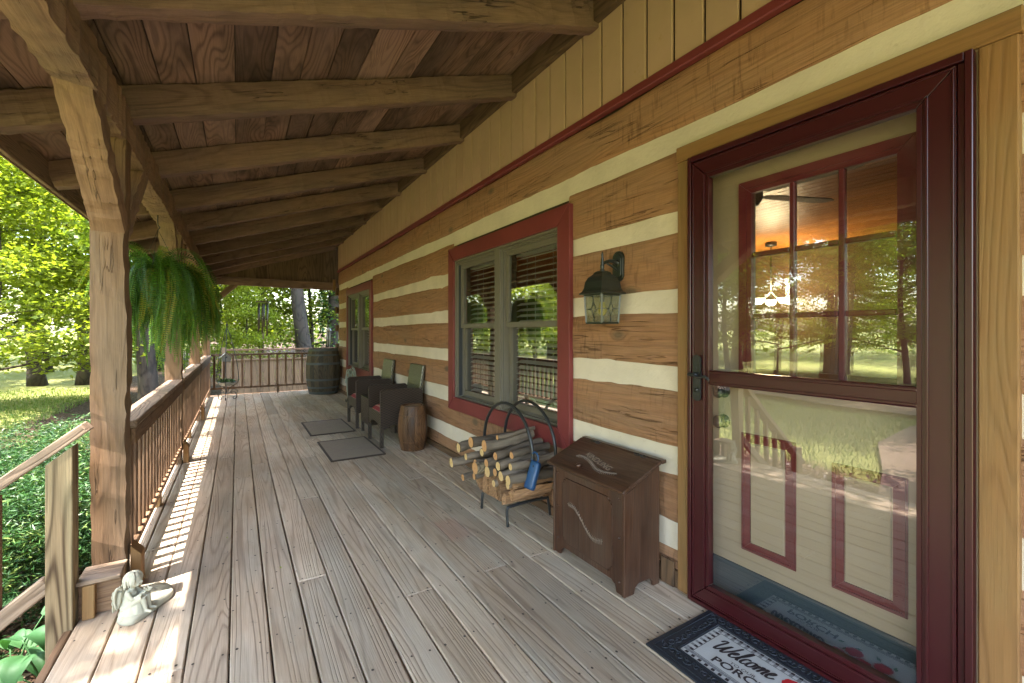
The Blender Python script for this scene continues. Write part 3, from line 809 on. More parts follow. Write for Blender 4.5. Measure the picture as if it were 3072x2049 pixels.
mb = MB(); mb.box(-1.86, -1.77, 2.59, 2.68, GZ-.05, -.05, 2, .004); mb.build('newel_post', M['rail'], t, True)
t = thing('porch_steps', 'weathered plank steps going down from the deck edge', 'steps', (-1.1, 1.8, -.8))
for k in range(3):
    z = -.19*(k+1); x1 = -.632-.27*k
    for q in range(2):
        mb = MB(); mb.box(x1-.14*q-.136, x1-.14*q-.002, 1.0, 2.60, z-.036, z, 1, .004); mb.build('tread', M['deck'], t, True)
mb = MB()
for y in (1.03, 1.8, 2.55): mb.poly([(-.632, y, -.24), (-.632, y, -.80), (-1.44, y, -.80), (-1.44, y, -.62)], .035, (0, 1, 0), grain=0)
mb.build('stringer', M['rail'], t, True)

# privacy fence beyond the end of the porch
t = thing('privacy_fence', 'tan board privacy fence with a lattice strip along its top', 'fence', (2, 14, GZ))
mb = MB(); x = -.28
while x < 8: mb.box(x+.004, x+.142, 14, 14.02, GZ-.1, .50, 2, .002, rn=rnd.random()); x += .146
mb.build('fence_boards', M['fence'], t, True)
for z in (.50, .77): 
    mb = MB(); mb.box(-.3, 8, 13.97, 14.05, z, z+.045, 0, .004); mb.build('fence_rail', M['rail'] if z > .6 else M['fence'], t, True)
for x in (-.36, 2.08, 4.5, 6.9):
    mb = MB(); mb.box(x, x+.09, 13.96, 14.05, GZ-.1, .86, 2, .004); mb.build('fence_post', M['fence'], t, True)
mb = MB(); x = -.5
while x < 8:
    for (s_, yy) in ((1, 14.0), (-1, 14.008)):
        a = Vector((x, yy, .545)); b = Vector((x+.225*s_, yy, .77))
        if -.28 <= min(a.x, b.x) and max(a.x, b.x) < 8: mb.obox(a, b, .006, .022, up=(0, 1, 0))
    x += .075
mb.build('lattice', M['fence'], t, True)
# ================================================================== vegetation
NR = np.random.default_rng(11)
LM = {
 'maple': leafmat('maple_leaves', (.15, .20, .018), (.32, .36, .04), (.44, .42, .08), .5),
 'beech': leafmat('beech_leaves', (.11, .17, .020), (.26, .33, .04), (.38, .40, .10), .48),
 'far': leafmat('far_leaves', (.13, .19, .055), (.28, .34, .09), (.48, .50, .28), .5),
 'yew': leafmat('yew_needles', (.010, .040, .010), (.045, .125, .025), (.15, .21, .05), .15),
 'fern': leafmat('fern_leaflets', (.022, .065, .008), (.12, .25, .022), (.28, .24, .03), .35),
 'hosta': leafmat('hosta_leaf', (.025, .085, .025), (.05, .13, .04), None, .3, .6),
 'ivy': leafmat('ivy_leaves', (.04, .10, .02), (.11, .19, .04), None, .3),
}
bark = wood('tree_bark', (.075, .055, .038), (.025, .018, .013), sa=1.5, sx=3, K=40, ring=.7, bump=.012, knots=.9, cracks=.6, stain=(.055, .058, .04), tint=(.7, 1.3))
def leafquads(P, ln, wd, up=.6, rn_lo=0, rn_hi=1, droop=0, tone=None):
    n = len(P); d = NR.normal(size=(n, 3)); d[:, 2] = d[:, 2]*.45-droop; d /= np.linalg.norm(d, axis=1)[:, None]
    u = NR.normal(size=(n, 3)); u[:, 2] += up*3; s = np.cross(d, u); s /= np.linalg.norm(s, axis=1)[:, None]+1e-9
    L = (ln*(.6+.8*NR.random(n)))[:, None]; W = L*wd
    nn = np.cross(s, d)
    V = np.stack([P, P+d*L*.45+s*W*.5+nn*L*.06, P+d*L, P+d*L*.45-s*W*.5+nn*L*.06], 1).reshape(-1, 3)
    Q = np.arange(4*n).reshape(-1, 4); r = rn_lo+(rn_hi-rn_lo)*NR.random(n)
    if tone is not None: r = np.clip(.45*r+.62*tone-.03, 0, 1)
    return V, Q, np.repeat(r, 4)
TONE = [None]
def clumps(cs, per, spread, flat=.45):
    out = []; tn = []
    for c, k in cs:
        n = int(per*k); p = NR.normal(size=(n, 3))*spread*(.55+.45*k); p[:, 2] *= flat
        out.append(np.array(c)+p); tn.append(np.full(n, NR.random()))
    TONE[0] = np.concatenate(tn)
    return np.concatenate(out)
def tree_parts(kind, seed, H, crown0, cr, leaf, per, lm, trunk_r, lean=(0, 0)):
    """trunk with limbs; leaves clumped round the twig ends"""
    r_ = random.Random(seed); mb = MB(); cs = []
    tp = [Vector((lean[0]*z+.12*math.sin(z*.7+seed), lean[1]*z+.10*math.cos(z*.6+seed), z)) for z in np.linspace(-.3, H*.93, 14)]
    tr = [trunk_r*(1.35 if i == 0 else 1.0)*(1-.88*i/13)+.012 for i in range(14)]
    mb.tube(tp, tr, 9, rn=r_.random())
    nb = int(9+H*1.3)
    for b in range(nb):
        f = (b+r_.random())/nb; z = crown0+(H*.95-crown0)*f
        i = min(12, int((z+.3)/(H*.93+.3)*13)); base = tp[i].lerp(tp[i+1], .5); base.z = z
        az = b*2.4+r_.uniform(-.4, .4); prof = math.sin(math.pi*min(1, .16+.84*(1-f)))**.7 if kind != 'low' else (1-f)**.55
        Lb = cr*(.45+.6*r_.random())*max(.25, prof); el = r_.uniform(-.05, .35)+f*.5
        d = Vector((math.cos(az)*math.cos(el), math.sin(az)*math.cos(el), math.sin(el)))
        pts = [base]
        for k in range(5):
            d = (d+Vector((r_.uniform(-.18, .18), r_.uniform(-.18, .18), r_.uniform(-.10, .12)))).normalized(); pts.append(pts[-1]+d*Lb/5)
        rb = trunk_r*.30*(1-f*.7)*(.6+.5*r_.random()); mb.tube(pts, [rb*(1-.8*k/5)+.006 for k in range(6)], 5, rn=r_.random())
        for k in range(2, 6):
            cs.append((pts[k], .7+.5*r_.random()))
            for q in range(2):
                sd_ = Vector((-d.y, d.x, r_.uniform(-.3, .3)))*(1 if q else -1)*r_.uniform(.15, .38)*Lb
                e = pts[k]+sd_+d*.12*Lb; mb.tube([pts[k], (pts[k]+e)/2+Vector((0, 0, .04)), e], [.012+rb*.2, .008, .004], 4, cap=False, rn=.3)
                cs.append((e, .5+.7*r_.random()))
    P = clumps(cs, per, cr*.105+.08, .42)
    V, Q, rr = leafquads(P, leaf, .62, tone=TONE[0])
    zb = np.clip((V[:, 2]-crown0)/(H-crown0), 0, 1)
    return mb, V, Q, np.clip(rr*.8+.1*zb, 0, 1), lm
def make_tree(name, *a, **k):
    t = thing(name, '', 'tree'); mb, V, Q, rr, lm = tree_parts(*a, **k)
    mb.build('trunk', bark, t); fastmesh('crown', V, Q, rr, LM[lm], t)
    return t
TP = {}
TP['A'] = make_tree('woodland_tree', 'tall', 3, 13, 3.6, 3.4, .17, 62, 'beech', .24)
TP['B'] = make_tree('maple_tree', 'low', 5, 6.5, .9, 3.0, .12, 85, 'maple', .09)
TP['C'] = make_tree('woodland_tree', 'tall', 8, 15, 5.5, 3.8, .19, 56, 'far', .30, lean=(-.05, .02))
TP['D'] = make_tree('maple_tree', 'low', 12, 8.5, 1.6, 3.6, .13, 80, 'maple', .12)
used = set()
def tree(k, x, y, s, rz_, label, group=None, dz=0):
    t = TP[k] if k not in used else copy_tree(TP[k]); used.add(k)
    r_ = math.hypot(x, y)
    t.location = (x, y, GZ+.018*max(0, r_-22)+dz); t.rotation_euler = (0, 0, rz_); t.scale = (s, s, s); t['label'] = label
    if group: t['group'] = group
    return t
G1 = 'trees across the lawn'; G2 = 'trees beyond the lattice fence'
tree('A', -6.4, 23.5, 1.0, .3, 'tall tree whose trunk stands at the back of the lawn, left of its twin', G1)
tree('A', -5.1, 23.2, .95, 2.1, 'tall tree with a dark trunk right beside its twin at the back of the lawn', G1)
tree('B', -4.9, 15.2, 1.0, 0, 'low maple with bright layered branches left of the nearest porch post', G1)
tree('D', -8.2, 17.5, .95, 1.0, 'broad maple with low branches at the left edge of the lawn', G1)
tree('B', -3.1, 17.8, 1.05, 2.6, 'small maple seen between the nearest porch post and the fern', G1)
tree('A', -2.0, 14.6, .9, 1.2, 'tree with a pale trunk behind the hanging fern', G1)
tree('D', -6.8, 12.4, .62, 2.0, 'young maple whose branches reach in from the left edge of the picture', G1)
tree('B', -.9, 19.0, 1.1, .8, 'bright maple behind the left end of the lattice fence', G2)
tree('D', .9, 20.5, 1.0, 1.9, 'sunlit maple behind the hanging wind chime', G2)
tree('B', 2.7, 21.5, 1.15, 4.0, 'sunlit maple between the two trunks beyond the fence', G2)
tree('D', 4.6, 19.5, .9, 5.1, 'maple near the house corner beyond the fence', G2)
tree('B', .3, 16.2, .55, 3.3, 'low young maple just over the lattice fence under the wind chime', G2)
tree('C', 2.05, 17.2, .9, 0, 'leaning bare trunk with a high crown beyond the barrel', G2)
tree('A', 3.15, 18.6, 1.05, 3.9, 'upright ivy covered trunk nearest the house corner beyond the fence', G2)
tree('A', -5.0, .5, .80, .9, 'added tree out of view whose crown dapples the sun at the stair end')  # unseen tree, added so its crown breaks the sun over the stair
tree('A', -12.2, 6.3, .95, 2.9, 'lawn tree out beyond the stair, the farther one of a pair')
tree('A', -10.9, 3.2, .85, 4.1, 'lawn tree out beyond the stair, the nearer one of a pair')
k = 0
for (x, y, kd, s) in [(-10.5, 27, 'C', 1), (-8, 30, 'A', 1.1), (-3.5, 29, 'C', 1.05), (-.5, 27, 'A', 1), (3.2, 29, 'C', 1), (7, 26, 'A', 1), (-13, 22, 'A', 1.0), (-15.5, 26, 'C', .95),
                      (-13.6, 16.4, 'B', 1.05), (-17.5, 18, 'A', 1.0), (-17, 13.2, 'D', 1.0), (-20, 14.5, 'C', 1.0), (-19, 9.5, 'A', 1.0), (-22.5, 10, 'B', 1.25), (-21, 5.2, 'C', .9), (-19.5, 7.0, 'B', 1.1), (-24, 2, 'A', 1.1),
                      (-20, 0, 'D', 1.1), (-18.8, 11.6, 'B', 1.1), (-25, 17, 'A', 1.15), (-22, 22, 'C', 1.0), (-11.5, 19.5, 'B', 1.0)]:
    tree(kd, x, y, s, k*1.3, 'woodland tree standing among others beyond the far edge of the lawn', 'woodland trees round the yard'); k += 1
# ivy on the upright trunk
iv = []
for i in range(900):
    z = NR.random()*5.2; a = NR.random()*6.28; rr_ = .25+.05*NR.random()
    iv.append((3.15+.12*math.sin(z*.7+3)+math.cos(a)*rr_, 18.6+math.sin(a)*rr_, GZ+z))
V, Q, rr = leafquads(np.array(iv), .12, .8)
tag(fastmesh('ivy', V, Q, rr, LM['ivy']), 'green ivy climbing the upright trunk beside the house corner', 'ivy')
# far woods: one leafy mass
cs = []
for i in range(2200):
    az = R(-100+130*NR.random()); d = 34+13*NR.random(); z = NR.random()**.85*17
    cs.append(((math.sin(az)*d, math.cos(az)*d, GZ+.3+z), .6+.8*NR.random()))
P = clumps(cs, 26, 1.0, .55); V, Q, rr = leafquads(P, .42, .7, tone=TONE[0])
fw = fastmesh('far_woods', V, Q, rr, LM['far']); tag(fw, 'hazy mass of sunlit woodland foliage beyond the yard', 'woods', kind='stuff')
# yews along the deck
def yew(x, y, rx, ry, h, n, label, seed):
    r_ = random.Random(seed); cs = []
    t = thing('yew_shrub', label, 'shrub', (x, y, GZ), 0, 'evergreen shrubs beside the porch')
    mb = MB()
    for i in range(150):
        a = r_.uniform(0, 6.283); el = math.asin(r_.random()**.8)
        k_ = r_.uniform(.72, 1.10)
        p = Vector((math.cos(a)*math.cos(el)*rx*k_, math.sin(a)*math.cos(el)*ry*k_, math.sin(el)*h*k_+.05))
        cs.append((p, .6+.6*r_.random()))
        if i % 3 == 0: mb.tube([(p.x*.1, p.y*.1, 0), (p.x*.5, p.y*.5, p.z*.6), p*.96], [.014, .009, .003], 4, rn=r_.random())
    P = clumps(cs, n/110, .085, .6); V, Q, rr = leafquads(P, .046, .12, up=.15, tone=TONE[0]); rr = np.clip(rr*1.25-.12, 0, 1)
    V2, Q2, r2 = leafquads(clumps(cs, n/300, .10, .7), .05, .2, up=.1)
    V = np.concatenate([V, V2]); Q = np.concatenate([Q, Q2+4*(len(Q))]); rr = np.concatenate([rr, r2])
    mb.build('stems', bark, t); fastmesh('foliage', V, Q, rr, LM['yew'], t)
yew(-1.68, 4.75, .85, .85, .92, 40000, 'dense yew shrub nearest the stair, seen behind the newel post', 1)
yew(-1.78, 6.2, .95, .95, .85, 30000, 'dense yew shrub in the middle of the row beside the porch', 2)
yew(-2.0, 7.8, 1.05, 1.0, .82, 18000, 'yew shrub farthest along the porch, touching the sunny lawn', 3)
# ground cover of dead leaves in the bed
n = 5200; P = np.stack([-3.6+3.1*NR.random(n), 1.2+4.5*NR.random(n), np.full(n, GZ+.03)], 1)
P[:, 2] += .07*NR.random(n)
V, Q, rr = leafquads(P, .07, .5, up=1.2)
tag(fastmesh('leaf_litter', V, Q, rr, leafmat('dead_leaves', (.09, .05, .03), (.22, .14, .085), (.30, .22, .15), .1)), 'brown dead leaves strewn over the planting bed', 'leaf litter', kind='stuff')
# grass tufts catching light on the lawn near the bed edge
n = 42000; P = np.stack([-14+10.2*NR.random(n), .5+21.5*NR.random(n), np.full(n, GZ)], 1)
P[:, 2] = [GZ+.10*mnoise.noise(Vector((p[0]*.15, p[1]*.15, 0)))-.005 for p in P]
nn = len(P); d = NR.normal(size=(nn, 3))*.35; d[:, 2] = 1; d /= np.linalg.norm(d, axis=1)[:, None]; s_ = NR.normal(size=(nn, 3)); s_[:, 2] = 0; s_ /= np.linalg.norm(s_, axis=1)[:, None]
L = (.05+.06*NR.random(nn))[:, None]
V = np.stack([P-s_*.008, P+s_*.008, P+d*L+s_*.003, P+d*L-s_*.003], 1).reshape(-1, 3)
tag(fastmesh('grass', V, np.arange(4*nn).reshape(-1, 4), np.repeat(NR.random(nn), 4), leafmat('grass_blades', (.10, .17, .03), (.20, .26, .06), None, .3)), 'short green grass of the lawn', 'grass', kind='stuff')

# hostas
def hosta(x, y, z, n, s, label, seed, a0=0):
    r_ = random.Random(seed); t = thing('hosta_plant', label, 'plant', (x, y, z), 0, 'broad leaved plants under the handrail')
    for i in range(n):
        a = a0+i*6.283/n+r_.uniform(-.3, .3); hh = r_.uniform(.14, .38)*s; out = r_.uniform(.08, .17)*s; L = r_.uniform(.17, .23)*s; W = L*.62
        c = Vector((math.cos(a), math.sin(a), 0)); sd_ = Vector((-c.y, c.x, 0)); b = c*out+Vector((0, 0, hh))
        mb = MB(); mb.tube(crom([(0, 0, .0), c*out*.4+Vector((0, 0, hh*.6)), b], 4), [.006]*5+[.004]*4, 6, rn=.9); mb.build('leaf_stalk', LM['hosta'], t)
        vs = []; fs = []; nu = 12; nv = 8; tilt = r_.uniform(.2, .6)
        for iu in range(nu+1):
            u = iu/nu; w_ = W*.5*(math.sin(math.pi*min(1, u*.93+.07))**.75)*(1.12-.35*u)
            pc = b+c*L*u*math.cos(tilt*u*1.6)+Vector((0, 0, .03*math.sin(u*2.5)-L*u*u*tilt))
            for iv_ in range(nv+1):
                v = -1+2*iv_/nv; rib = .0030*math.cos(v*17)
                vs.append(pc+sd_*w_*v+Vector((0, 0, abs(v)*w_*.38+rib)))
        for iu in range(nu):
            for iv_ in range(nv): q = iu*(nv+1)+iv_; fs.append((q, q+1, q+nv+2, q+nv+1))
        m = MB(); m.add(vs, fs, 0, rn=r_.random(), smooth=True); m.build('leaf', LM['hosta'], t)
hosta(-1.10, 3.66, GZ+.02, 11, 1.0, 'pale green broad leaved hosta nearest the stair, partly cut by the picture edge', 4)
hosta(-.93, 3.50, GZ+.0, 9, .9, 'broad leaved hosta tight behind the foot of the newel post', 5, .5)
hosta(-1.30, 3.98, GZ+.0, 6, 1.0, 'smaller hosta growing behind the other two at the shrub', 6, .2)

# ferns in hanging baskets
fern = thing('hanging_fern', '', 'hanging fern', (0, 0, 0), 0, 'ferns hanging from the porch beam')
mb = MB(); mb.lathe([(.085, -.14), (.12, -.12), (.155, 0), (.160, .012), (.148, .012), (.10, -.06)], n=24, cap=False); mb.build('basket', paint('fern_basket', (.06, .04, .025), .8, .2), fern)
mb = MB()
for a in (0, 2.1, 4.2): mb.tube([(.15*math.cos(a), .15*math.sin(a), .01), (.0, .0, .34)], .0016, 5)
mb.tube(crom([(0, 0, .34), (.012, 0, .36), (0, 0, .38), (0, 0, .455)], 4), .0035, 6)
mb.build('hanger_wire', M['iron'], fern)
Vs = []; Gr = []; 
fr_ = random.Random(21)
stems = MB()
for i in range(175):
    az = fr_.uniform(0, 6.283); L = fr_.uniform(.38, .90) if i < 195 else fr_.uniform(.25, .5); el = fr_.uniform(.3, 1.42)
    d = Vector((math.cos(az)*math.cos(el), math.sin(az)*math.cos(el), math.sin(el))); p = Vector((math.cos(az)*.07*fr_.random(), math.sin(az)*.07*fr_.random(), .0))
    N = int(L/.0155); pts = [p.copy()]; side0 = Vector((-math.sin(az), math.cos(az), 0)); tw = fr_.uniform(-1.1, 1.1); tone = fr_.random()**1.3; drift = fr_.uniform(-.028, .028)
    if fr_.random() < .06: tone = .97
    grav = fr_.uniform(.10, .26)
    for k in range(N):
        d = (d+side0*drift*(.4+k/N)+Vector((fr_.uniform(-.03, .03), fr_.uniform(-.03, .03), -grav*(.95 if i < 195 else .35)))).normalized(); p = p+d*.0155; pts.append(p.copy())
        f = k/N; ll = .042*math.sin(math.pi*min(1, .12+f*.88))**.6*(1 if f < .9 else .7)
        s1 = (side0*math.cos(tw)+d.cross(side0)*math.sin(tw)).normalized(); nrm = d.cross(s1)
        for sg in (-1, 1):
            q = (s1*sg+d*.25+nrm*.22).normalized(); w_ = d*.0042
            Vs += [p-w_*.6, p+q*ll*.5-w_, p+q*ll, p+q*ll*.5+w_]; Gr += [min(1, max(0, tone+fr_.uniform(-.12, .12)))]*4
    stems.tube(pts[::3]+[pts[-1]], .0018, 3, cap=False, rn=tone)
for i in range(70):
    az = fr_.uniform(0, 6.283); L = fr_.uniform(.30, .85); el = fr_.uniform(.2, 1.2)
    d = Vector((math.cos(az)*math.cos(el), math.sin(az)*math.cos(el), math.sin(el))); p = Vector((math.cos(az)*.08, math.sin(az)*.08, .0))
    N = int(L/.021); pts = [p.copy()]; side0 = Vector((-math.sin(az), math.cos(az), 0)); tw = fr_.uniform(-.7, .7); tone = .35+.6*fr_.random(); drift = fr_.uniform(-.05, .05); grav = fr_.uniform(.13, .30)
    for k in range(N):
        d = (d+side0*drift+Vector((fr_.uniform(-.05, .05), fr_.uniform(-.05, .05), -grav))).normalized(); p = p+d*.021; pts.append(p.copy())
        f = k/N; ll = .048*math.sin(math.pi*min(1, .12+f*.88))**.6; s1 = (side0*math.cos(tw)+d.cross(side0)*math.sin(tw)).normalized(); nrm = d.cross(s1)
        for sg in (-1, 1):
            q = (s1*sg+d*.2+nrm*fr_.uniform(.0, .5)).normalized(); w_ = d*.0060
            Vs += [p-w_*.6, p+q*ll*.5-w_, p+q*ll, p+q*ll*.5+w_]; Gr += [min(1, max(0, tone+fr_.uniform(-.12, .12)))]*4
    stems.tube(pts[::3]+[pts[-1]], .0018, 3, cap=False, rn=tone)
stems.build('frond_stems', LM['fern'], fern)
fastmesh('fronds', np.array([tuple(v) for v in Vs]), np.arange(len(Vs)).reshape(-1, 4), Gr, LM['fern'], fern)
for i, (y, s, lb) in enumerate([(4.45, 1.0, 'big green fern hanging right behind the nearest porch post'), (6.55, 1.0, 'second hanging fern, its long fronds before the far railing'), (8.8, .95, 'farthest hanging fern near the far end of the porch')]):
    f_ = fern if i == 0 else copy_tree(fern)
    f_.location = (-.535, y, 2.185-.455*s); f_.scale = (s, s, s); f_.rotation_euler = (0, 0, 1.3*i+.4); f_['label'] = lb
# ================================================================== things on the porch
def barrel(name, label, loc, H, re_, rm, nst, hoops, mw, mh, tilt=0, head_mat=None, cat='barrel'):
    t = thing(name, label, cat, loc)
    r_ = random.Random(H); mb = MB(); nz = 14
    for s_ in range(nst):
        a0 = 2*math.pi*s_/nst+.006; a1 = 2*math.pi*(s_+1)/nst-.006; vs = []; gs = []; fs = []; na = 3
        dr = r_.uniform(-.001, .001)
        for i in range(nz+1):
            z = H*i/nz; f = 1-(2*i/nz-1)**2; rr = re_+(rm-re_)*f+dr
            for j in range(na):
                a = a0+(a1-a0)*j/(na-1); vs.append((rr*math.cos(a), rr*math.sin(a), z)); gs.append((z, rr*a, 0))
            vs.append(((rr-.02)*math.cos(a1), (rr-.02)*math.sin(a1), z)); gs.append((z, rr*a1, .02))
            vs.append(((rr-.02)*math.cos(a0), (rr-.02)*math.sin(a0), z)); gs.append((z, rr*a0, .02))
        for i in range(nz):
            for j in range(5): fs.append((i*5+j, i*5+(j+1) % 5, (i+1)*5+(j+1) % 5, (i+1)*5+j))
        fs.append((nz*5+0, nz*5+1, nz*5+2, nz*5+3, nz*5+4)); fs.append((4, 3, 2, 1, 0))
        mb.add(vs, fs, 0, gcs=gs, rn=r_.random())
    mb.build('staves', mw, t)
    mb = MB(); q = re_-.016; n = 6
    for i in range(n):
        x0 = -q+2*q*i/n; x1 = -q+2*q*(i+1)/n; 
        P = [(x0+.001, -math.sqrt(max(0, q*q-x0*x0)), H-.02), (x1-.001, -math.sqrt(max(0, q*q-x1*x1)), H-.02), (x1-.001, math.sqrt(max(0, q*q-x1*x1)), H-.02), (x0+.001, math.sqrt(max(0, q*q-x0*x0)), H-.02)]
        mb.poly(P, .008, (0, 0, 1), grain=1, rn=r_.random())
    mb.build('head', head_mat or mw, t)
    for (z0, z1) in hoops:
        def rr(z): return re_+(rm-re_)*(1-(2*z/H-1)**2)
        mb = MB(); mb.lathe([(rr(z0)-.004, z0), (rr(z0)+.003, z0), (rr((z0+z1)/2)+.0035, (z0+z1)/2), (rr(z1)+.003, z1), (rr(z1)-.004, z1)], n=48, cap=False, smooth=False); mb.build('hoop', mh, t)
    return t
oakdark = wood('dark_oak_stave', (.10, .075, .045), (.035, .026, .018), tint=(.6, 1.35), stain=(.04, .05, .045), stainamt=.7, bump=.002)
keg = wood('brown_keg_stave', (.16, .08, .036), (.055, .025, .012), tint=(.65, 1.25), stain=(.06, .03, .018), stainamt=.8, rough=.45, cracks=.8)
keghead = wood('keg_head', (.36, .24, .14), (.18, .10, .05), tint=(.85, 1.1))
hoopm = paint('barrel_hoop', (.055, .065, .062), .5, .5, .3, .0008, 30)
barrel('whiskey_barrel', 'large dark weathered barrel with iron hoops standing at the far house corner', (1.52, 9.92, .002), .93, .275, .335, 22,
       [(.006, .055), (.12, .155), (.275, .315), (.60, .645), (.78, .815), (.875, .925)], oakdark, hoopm)
barrel('wooden_keg', 'small reddish brown wooden keg beside the nearer wicker chair', (1.615, 4.66, .002), .475, .125, .157, 14,
       [(.09, .10), (.37, .38)], keg, keg, head_mat=keghead)
mb = MB(); mb.lathe([(.128, .462), (.131, .462), (.131, .4755), (.112, .4755)], n=40, cap=False)

# wicker
def wickermat(name, a, b, coat=.15):
    T = NT(name); g = T.gc(); v = T.vmul(g, (105, 105, 105))
    sx = T.add('ShaderNodeSeparateXYZ'); T.link(v, sx.inputs[0])
    s1 = T.math('SINE', T.math('MULTIPLY', sx.outputs[0], 2.2)); 
    row = T.math('FLOOR', T.math('MULTIPLY', T.math('ADD', sx.outputs[1], sx.outputs[2]), .7))
    s2 = T.math('SINE', T.math('ADD', T.math('MULTIPLY', sx.outputs[0], 1.1), T.math('MULTIPLY', row, 3.1416)))
    s3 = T.math('SINE', T.math('MULTIPLY', T.math('ADD', sx.outputs[1], sx.outputs[2]), 4.398))
    h = T.math('ADD', T.math('MULTIPLY', s2, .6), T.math('MULTIPLY', T.math('ABSOLUTE', s3), .5))
    col = T.mix(T.rng(h, -.3, .9), a, b)
    T.bump(h, .003)
    T.p.inputs['Coat Weight'].default_value = coat; T.p.inputs['Coat Roughness'].default_value = .22
    return T.fin(col, .45, .4)
wick = wickermat('brown_wicker', (.010, .007, .005), (.060, .038, .026))
wickb = wickermat('sheen_wicker', (.012, .010, .007), (.13, .12, .075), 1.0)  # coated; paler olive weave also paints in the green sheen from the yard
cush = NT('plaid_cushion'); cg = cush.gc(); cs_ = cush.add('ShaderNodeSeparateXYZ'); cush.link(cg, cs_.inputs[0])
c1 = cush.math('SINE', cush.math('MULTIPLY', cs_.outputs[0], 130)); c2 = cush.math('SINE', cush.math('MULTIPLY', cs_.outputs[1], 110))
cc = cush.mix(cush.rng(c1, .3, .5), (.30, .055, .06), (.50, .33, .27)); cc = cush.mix(cush.math('MULTIPLY', cush.rng(c2, .2, .4), .6), cc, (.16, .03, .04))
cush.bump(cush.noise(cg, 9, 3, .5), .02); cush = cush.fin(cc, .9, .1)
chair = thing('wicker_chair', '', 'armchair', (0, 0, 0), 0, 'brown wicker armchairs against the log wall')
for sy in (-1, 1):
    y = sy*.255; mb = MB()
    P = [(-.245, .20), (-.245, .615), (-.22, .632), (.20, .632), (.235, .60), (.235, .20), (.20, .20), (.12, .235), (-.12, .235), (-.20, .20)]
    mb.poly([(a, y-.018, b) for a, b in P], .036, (0, 1, 0), grain=0); mb.build('arm_panel', wick, chair, bevel=.004)
    for sx_ in (-.228, .222):
        mb = MB(); mb.box(sx_-.018, sx_+.018, y-.0185, y+.0185, 0.001, .205, 2, .003); mb.build('leg', wick, chair)
mb = MB(); P = [(-.237, .20), (-.237, .375), (.237, .375), (.237, .20), (.19, .20), (.13, .25), (0, .262), (-.13, .25), (-.19, .20)]
mb.poly([(-.240, a, b) for a, b in P], .03, (1, 0, 0), grain=1); mb.build('seat_front', wick, chair)
mb = MB(); mb.box(-.21, .225, -.237, .237, .345, .372, 0, .004); mb.build('seat', wick, chair)
mb = MB(); mb.obox((.185, 0, .375), (.268, 0, .875), .455, .035, up=(0, 1, 0), ch=.006)
m_ = MB(); P = []; 
for (x_, z_) in ((.175, .37), (.255, .88)):
    for (dx, dy) in ((0, -.225), (0, .225), (.034, .225), (.034, -.225)): P.append((x_+dx, dy, z_))
m_.add(P, [(0, 1, 2, 3), (7, 6, 5, 4), (0, 4, 5, 1), (1, 5, 6, 2), (2, 6, 7, 3), (3, 7, 4, 0)], 2); m_.build('backrest', wickb, chair, bevel=.006)
m_ = MB(); nx = 10; vs = []; fs = []
for i in range(nx+1):
    for j in range(nx+1):
        u, v = i/nx, j/nx; h = .055*(max(0, 1-(2*u-1)**4)*max(0, 1-(2*v-1)**4))**.5
        vs.append((-.225+.40*u, -.215+.43*v, .374+h-.012*math.exp(-((u-.5)**2+(v-.5)**2)*60)))
for i in range(nx):
    for j in range(nx): q = i*(nx+1)+j; fs.append((q, q+nx+1, q+nx+2, q+1))
m_.add(vs, fs, 0, off=(0, 0, 0), smooth=True); m_.build('seat_cushion', cush, chair)
chair.location = (1.562, 5.115, 0); chair['label'] = 'brown wicker armchair with red cushion, the nearer one beside the keg'
c2_ = copy_tree(chair); c2_.location = (1.562, 6.275, 0); c2_['label'] = 'brown wicker armchair with red cushion, the farther one beyond the side table'
t = thing('wicker_table', 'woven side table with glass top between the two wicker armchairs', 'side table', (1.53, 5.68, 0))
mb = MB(); mb.box(-.185, .185, -.19, .19, .13, .455, 0, .006); mb.build('woven_body', wick, t)
for a in (-1, 1):
    for b in (-1, 1): mb = MB(); mb.box(a*.165-.016, a*.165+.016, b*.17-.016, b*.17+.016, .001, .129, 2); mb.build('leg', wick, t)
mb = MB(); mb.box(-.195, .195, -.2, .2, .458, .466, 0, .002); gt = NT('table_glass').fin((.05, .07, .06), .05, .8); mb.build('glass_top', gt, t)

# brown mats
matm = NT('ribbed_brown_mat'); mg = matm.gc(); ms = matm.add('ShaderNodeSeparateXYZ'); matm.link(mg, ms.inputs[0])
q1 = matm.math('SINE', matm.math('MULTIPLY', matm.math('ADD', ms.outputs[0], ms.outputs[1]), 260)); q2 = matm.math('SINE', matm.math('MULTIPLY', matm.math('SUBTRACT', ms.outputs[0], ms.outputs[1]), 260))
hh = matm.math('MULTIPLY', q1, q2)
mc = matm.mix(matm.rng(hh, -.6, .8), (.13, .10, .075), (.34, .27, .21)); mc = matm.mix(matm.rng(matm.noise(mg, 5, 3, .6), .5, .7, 0, .5), mc, (.26, .19, .17))
matm.bump(hh, .003); matm = matm.fin(mc, .85, .2)
for (y0, y1, x0, x1, lb) in ((4.575, 5.467, .768, 1.30, 'brown ribbed floor mat, the nearer one of two in front of the chairs'), (5.845, 6.765, .748, 1.278, 'brown ribbed floor mat, the farther one of two in front of the chairs')):
    mb = MB(); mb.box(x0, x1, y0, y1, .003, .012, 1, .003, off=(0, 0, 0)); o = mb.build('floor_mat', matm)
    mb = MB(); mitre2 = [(x0, x1, y0, y0+.02), (x0, x1, y1-.02, y1), (x0, x0+.02, y0+.02, y1-.02), (x1-.02, x1, y0+.02, y1-.02)]
    for a, b, c, d in mitre2: mb.box(a, b, c, d, .003, .0145, 1, .001)
    tag(o, lb, 'floor mat', 'brown mats on the deck'); mb.build('mat_border', paint('mat_border', (.07, .05, .038), .7, .3), o)

